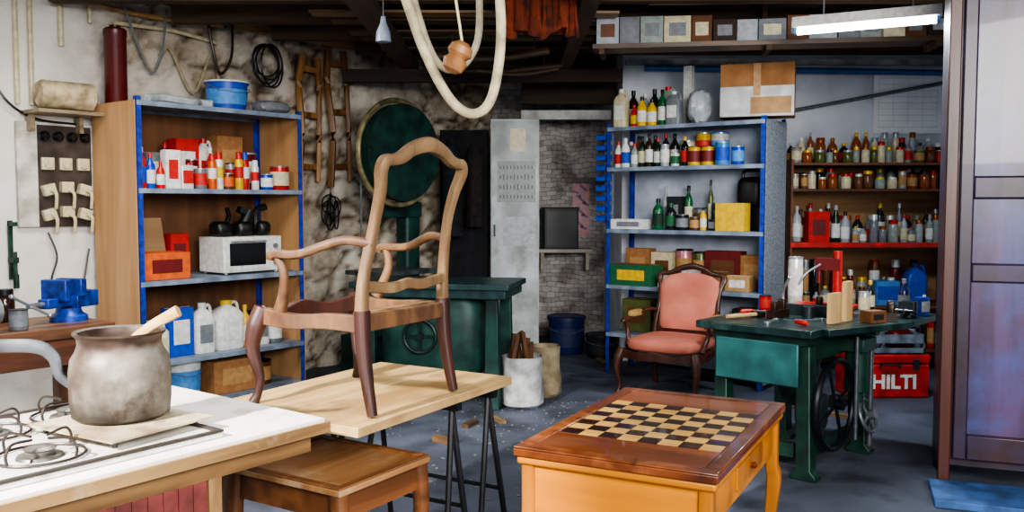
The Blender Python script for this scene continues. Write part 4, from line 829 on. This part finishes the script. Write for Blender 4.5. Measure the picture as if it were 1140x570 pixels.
# ------------ stove bench
wt = nm('f0eee8', 'cfcabe', 4, .5, bump=.08, lo=.3, hi=.5, c3='b8ac98', p3=(.56, .74), s3=4)
edg = wood('a88454', '6e5030', 'x', 9, .5, .15, 0, 'c0b090', (.55, .75), 4)
P = [('bench_top', MB().b2((-1.9, 0, .82), (0, .95, .85)), [wt], {'bev': .004}), ('edge_strip', MB().b2((-1.9, -.012, .80), (0, 0, .838)), [edg]), ('edge_strip', MB().b2((0, -.012, .80), (.012, .95, .838)), [edg])]
P.append(('apron', MB().b2((-1.86, .02, .74), (-.05, .05, .82)), [wood('80603a', '4c321c', 'x')])); P.append(('apron', MB().b2((-.06, .05, .74), (-.03, .93, .82)), [wood('80603a', '4c321c', 'y')]))
cor = MB()
for k in range(56):
    x = -1.86+k*.025; cor.b2((x, .02+.004*(k % 2), 0.03), (x+.0245, .04, .74))
P.append(('front_panel', cor, [nm('7c3630', '4a1e1a', 10, .8)]))
P.append(('side_panel', MB().b2((-.475, .04, .0), (-.455, .92, .74)), [wood('8a6a48', '5a4028', 'z')]))
P.append(('post', MB().b2((-.455, .02, 0), (-.41, .065, .74)), [wood('b08a5c', '7a5a38', 'z')]))
for a, b in (((-1.9, .86, 0), (-1.85, .92, .74)), ((-1.9, .02, 0), (-1.86, .07, .74))): P.append(('post', MB().b2(a, b), [wood('b08a5c', '7a5a38', 'z')]))
thing('work_bench', 'wooden bench with white top and reddish panel', 'bench', BN.o, BN.a, P)
HX0, HX1, HY0, HY1 = -1.3, -.37, .06, .84
P = [('tray', MB().b2((HX0, HY0, 0), (HX1, HY1, .018)), [nm('f0f0ee', 'b8b4aa', 5, .25, bump=.03, c3='a08c70', p3=(.54, .68), s3=5)], {'bev': .008})]
for a, b in (((HX0, HY0, .018), (HX1, HY0+.018, .026)), ((HX0, HY1-.015, .018), (HX1, HY1, .026)), ((HX1-.018, HY0+.018, .018), (HX1, HY1-.015, .026)), ((HX0, HY0+.018, .018), (HX0+.015, HY1-.015, .026))):
    P.append(('tray_rim', MB().b2(a, b), [pc('3a322c', .4, .3)]))
for x, y in ((-.86, .24), (-.84, .62), (-1.14, .3), (-1.12, .66), (-.56, .66)):
    P.append(('burner', MB().lathe([(.065, .018), (.06, .026), (.04, .028), (.04, .04), (.045, .044), (.03, .05)], (x, y, 0), 24), [nm('7a766e', '44403a', 12, .4, .6)]))
    G = MB()
    for k in range(4):
        a = k*pi/2+.4; c_, s_ = cos(a), sin(a)
        G.sweep([(x+.12*c_, y+.12*s_, .022), (x+.125*c_, y+.125*s_, .055), (x+.1*c_, y+.1*s_, .08), (x+.03*c_, y+.03*s_, .075)], .0045, n=6)
    G.ring((x, y, .025), .12, .0045, 28, 6)
    P.append(('pan_support', G, [pc('3a302a', .4, .5)]))
thing('gas_hob', 'white enamel gas hob with wire pan supports', 'stove', BN.p(0, 0, .85), BN.a, P)
P = [('plate', MB().b2((-.2, -.22, .024), (.18, .2, .03)), [nm('c8b898', '7e6a52', 6, .6, c3='4c3a2a', p3=(.56, .68), s3=5)])]
for x in (-.16, .14):
    for y in (-.18, .16): P.append(('leg', MB().cyl((x, y, 0), .008, .024, 8), [pc('dark')]))
thing('metal_plate', 'stained flat plate lying across the gas hob', 'plate', BN.p(-.54, .36, .8685), BN.a+.12, P)
# pot
PX = BN.p(-.52, .40, .90)
prof = [(.135, 0), (.15, .012), (.155, .06), (.156, .15), (.15, .195), (.135, .22), (.128, .24), (.13, .262), (.142, .275), (.142, .282), (.126, .278), (.118, .25), (.14, .19), (.14, .03), (.05, .02)]
def potmat():
    m = nm('8e887c', '54443a', 5, .5, .35, .3, detail=12, lo=.38, hi=.6, c3='3c2a1e', p3=(.5, .66), s3=3.1)
    nt = m.node_tree; N = nt.nodes; L = nt.links; b = N['Principled BSDF']
    src = b.inputs['Base Color'].links[0].from_socket
    tc = N.new('ShaderNodeTexCoord'); sx = N.new('ShaderNodeSeparateXYZ'); L.new(tc.outputs['Object'], sx.inputs[0])
    no = N.new('ShaderNodeTexNoise'); no.inputs['Scale'].default_value = 9; L.new(tc.outputs['Object'], no.inputs['Vector'])
    ma = N.new('ShaderNodeMath'); ma.operation = 'MULTIPLY_ADD'; ma.inputs[1].default_value = .16; L.new(no.outputs['Fac'], ma.inputs[0]); L.new(sx.outputs['Z'], ma.inputs[2])
    cr = N.new('ShaderNodeValToRGB'); e = cr.color_ramp.elements; e[0].position = .09; e[0].color = lin('2c2018'); e[1].position = .2; e[1].color = (1, 1, 1, 1)
    q1 = e.new(.31); q1.color = (1, 1, 1, 1); q2 = e.new(.345); q2.color = lin('7a5030')
    L.new(ma.outputs[0], cr.inputs[0])
    mx = N.new('ShaderNodeMixRGB'); mx.blend_type = 'MULTIPLY'; mx.inputs[0].default_value = .85; L.new(src, mx.inputs[1]); L.new(cr.outputs[0], mx.inputs[2]); L.new(mx.outputs[0], b.inputs['Base Color'])
    return m
P = [('body', MB().lathe(prof, n=44), [potmat()]), ('glue', MB().cyl((0, 0, .2), .13, .012, 32), [nm('3c2414', '1a100a', 8, .6)])]
P.append(('handle', MB().sweep([(-.15, 0, .10), (-.19, 0, .14), (-.205, 0, .2), (-.26, 0, .235), (-.4, .0, .24), (-.62, .0, .242)], [(.01, .012), (.012, .015), (.014, .02), (.014, .022), (.014, .022), (.013, .02)], n=10, e=.8, ref=(0, 1, 0)), [nm('55585c', '34363a', 12, .65, .3)], {'label': 'long dull grey steel handle'}))
thing('glue_pot', 'large stained metal glue pot on the hob', 'pot', PX, .15, P)
thing('wooden_spoon', 'wooden stirring stick leaning in the glue pot', 'spoon', PX, 0, [(None, MB().sweep([(.0, .04, .218), (.08, .03, .285), (.19, .01, .345)], [(.018, .009), (.016, .01), (.02, .012)], n=10, ref=(0, 0, 1)), [wood('d8b888', 'a8844c', 'x')])])
# ------------ wooden bench left with vise
WB = Fr((-2.42, 5.45), 51.7)
wbm = wood('80563a', '452c1c', 'x')
P = [('bench_top', MB().b2((-1.6, 0, .80), (0, .62, .87)), [wbm], {'bev': .006})]
for x in (-1.55, -.12):
    for y in (.04, .5): P.append(('leg', MB().b2((x, y, 0), (x+.09, y+.09, .80)), [wood('6a4228', '3a2214', 'z')]))
P.append(('apron', MB().b2((-1.5, .05, .64), (-.06, .08, .80)), [wood('7c4a30', '45281a', 'x')]))
P.append(('lower_shelf', MB().b2((-1.45, .06, .25), (-.13, .56, .28)), [wbm]))
thing('workbench', 'heavy dark wooden workbench beside the plaster wall', 'workbench', WB.o, WB.a, P)
bv = nm('2248b0', '142660', 16, .4, .2, .05)
P = [('base', MB().lathe([(.11, 0), (.11, .03), (.08, .05), (.07, .08)], n=20), [bv]), ('fixed_jaw', MB().b2((-.07, 0, .08), (.07, .18, .18)).b2((-.1, .0, .15), (.1, .05, .26)), [bv], {'bev': .008}),
     ('sliding_jaw', MB().b2((-.04, -.2, .09), (.04, .0, .15)).b2((-.095, -.12, .13), (.095, -.07, .26)), [bv], {'bev': .008}), ('screw', MB().cyl((0, -.19, .12), .016, .12, 12, rot=(90, 0, 0)), [pc('silver', .3, .8)]),
     ('handle', MB().sweep([(-.14, -.29, .17), (.14, -.29, .07)], .009, n=8, smooth=1).sell((-.14, -.29, .17), (.016, .016, .016), 1, 1).sell((.14, -.29, .07), (.016, .016, .016), 1, 1), [pc('silver', .3, .8)])]
thing('bench_vise', 'blue cast iron bench vise bolted on workbench', 'vise', WB.p(-.14, .3, .87), WB.a-1.2, P)
P = [('body', MB().b2((-.1, -.06, 0), (.1, .06, .07)).cyl((-.16, 0, .09), .045, .32, 16, rot=(0, 90, 0)), [bv], {'bev': .006}), ('grinding_wheel', MB().cyl((-.2, 0, .09), .075, .03, 20, rot=(0, 90, 0)), [pc('grey', .8)]), ('grinding_wheel', MB().cyl((.17, 0, .09), .075, .03, 20, rot=(0, 90, 0)), [pc('grey', .8)])]
thing('bench_grinder', 'small blue bench grinder with grey wheels', 'grinder', WB.p(-.72, .36, .87), WB.a, P)
put('jar', (.2, .055, 'dark brown', 'dark', 'cream'), WB.p(-.42, .52, .872), 0, 'wooden workbench', None, False)
put('can', (.12, .05, 'grey', 'dark', 'grey'), WB.p(-.52, .1, .872), 0, 'wooden workbench', None, False)

# ------------ hoses hanging from ceiling
hose = nm('cfc09c', '948868', 12, .6, bump=.2)
thing('flexible_hose', 'thick beige hose hanging in a long loop', 'hose', (0, 0, 0), 0, [(None, MB().sweep([(-.66, 4.1, 3.18), (-.56, 4.05, 2.75), (-.47, 4.0, 2.5), (-.38, 4.0, 2.25), (-.27, 4.0, 2.05), (-.17, 4.0, 1.99), (-.09, 4.0, 2.06), (-.05, 4.02, 2.3), (-.06, 4.05, 2.6), (-.1, 4.1, 3.18)], .022, n=12), [hose])])
thing('flexible_hose', 'thinner beige hose looping inside the larger loop', 'hose', (0, 0, 0), 0, [(None, MB().sweep([(-.5, 4.35, 3.18), (-.48, 4.25, 2.7), (-.42, 4.2, 2.42), (-.34, 4.2, 2.24), (-.24, 4.2, 2.22), (-.16, 4.2, 2.34), (-.15, 4.2, 2.55), (-.16, 4.25, 2.8), (-.22, 4.35, 3.18)], .017, n=10), [nm('b0a484', '7a705a', 12, .6)])])
P = [('body', MB().lathe([(.02, -.07), (.045, -.055), (.055, -.02), (.04, 0), (.055, .02), (.05, .05), (.025, .07)], n=20, rot=(0, 25, 0)), [wood('a87444', '6a4428', 'z')]), ('cord', MB().sweep([(0.02, 0, .07), (-.03, 0, .45), (-.05, 0, .95)], .006, n=6), [pc('cream')])]
thing('wooden_pulley', 'turned wooden pulley block hanging on a cord', 'pulley', (-.235, 3.9, 2.22), 0, P)
P = [('shade', MB().lathe([(.05, 0), (.045, .06), (.02, .12), (.015, .16)], n=16), [pc('96a2b4', .3)]), ('cord', MB().sweep([(0, 0, .16), (0, 0, .56)], .004, n=6, smooth=1), [pc('grey')])]
thing('pendant_lamp', 'small pale pendant lamp hanging on a cord', 'lamp', (-.82, 5.8, 2.62), 0, P)

# ------------ shavings
mb = MB(); r3 = random.Random(4)
for k in range(320):
    x = r3.gauss(.1, .6); y = r3.uniform(4.7, 7.2); s = r3.uniform(.004, .01); a = r3.uniform(0, 3)
    mb.box((x, y, .003), (s*2, s, .004), 0, (0, 0, a*57))
o = thing('wood_shavings', 'scattered pale wood shavings on the concrete floor', 'shavings', (0, 0, 0), 0, [(None, mb, [nm('7d7a74', '5e5a50', 5, .9)])]); o['kind'] = 'stuff'

# ---------------------------------------------------------------- lights
def area(name, loc, rot, sx, sy, e, col=(1, 1, 1)):
    l = bpy.data.lights.new(name, 'AREA'); l.shape = 'RECTANGLE'; l.size = sx; l.size_y = sy; l.energy = e; l.color = col
    o = bpy.data.objects.new(name, l); COLL.objects.link(o); o.location = loc; o.rotation_euler = [radians(a) for a in rot]; return o
area('doorway_daylight', (1.4, -.8, 2.8), (70, 0, 22), 3.2, 1.6, 560, (1, .98, .95))
area('left_wall_fill', (-2.0, 5.0, 3.15), (0, -8, 0), 1.2, 1.0, 135, (1, .98, .93))  # added fill lamp under the closed ceiling, brightens the left wall
area('tube_light', LF.p(.46, 0, 2.73), (0, 0, -28), .9, .08, 66, (.82, .92, 1))
sp = bpy.data.lights.new('sunbeam', 'SPOT'); sp.energy = 3600; sp.spot_size = radians(36); sp.spot_blend = .4; sp.shadow_soft_size = .08; sp.color = (1, .97, .92)
so = bpy.data.objects.new('sunbeam', sp); COLL.objects.link(so); so.location = (-2.9, .4, 3.2)
so.rotation_euler = (Vector((-1.35, 3.0, .85))-so.location).to_track_quat('-Z', 'Y').to_euler()
w = bpy.data.worlds.new('World'); bpy.context.scene.world = w; w.use_nodes = True
bg = w.node_tree.nodes['Background']; bg.inputs[0].default_value = (.62, .79, 1, 1); bg.inputs[1].default_value = .62

cam = bpy.data.cameras.new('Camera'); co = bpy.data.objects.new('Camera', cam); COLL.objects.link(co)
cam.sensor_width = 36; cam.lens = 36*1000/1140; cam.clip_end = 60
co.location = (0, 0, 1.6); co.rotation_euler = (radians(90-3.43), 0, 0)
bpy.context.scene.camera = co
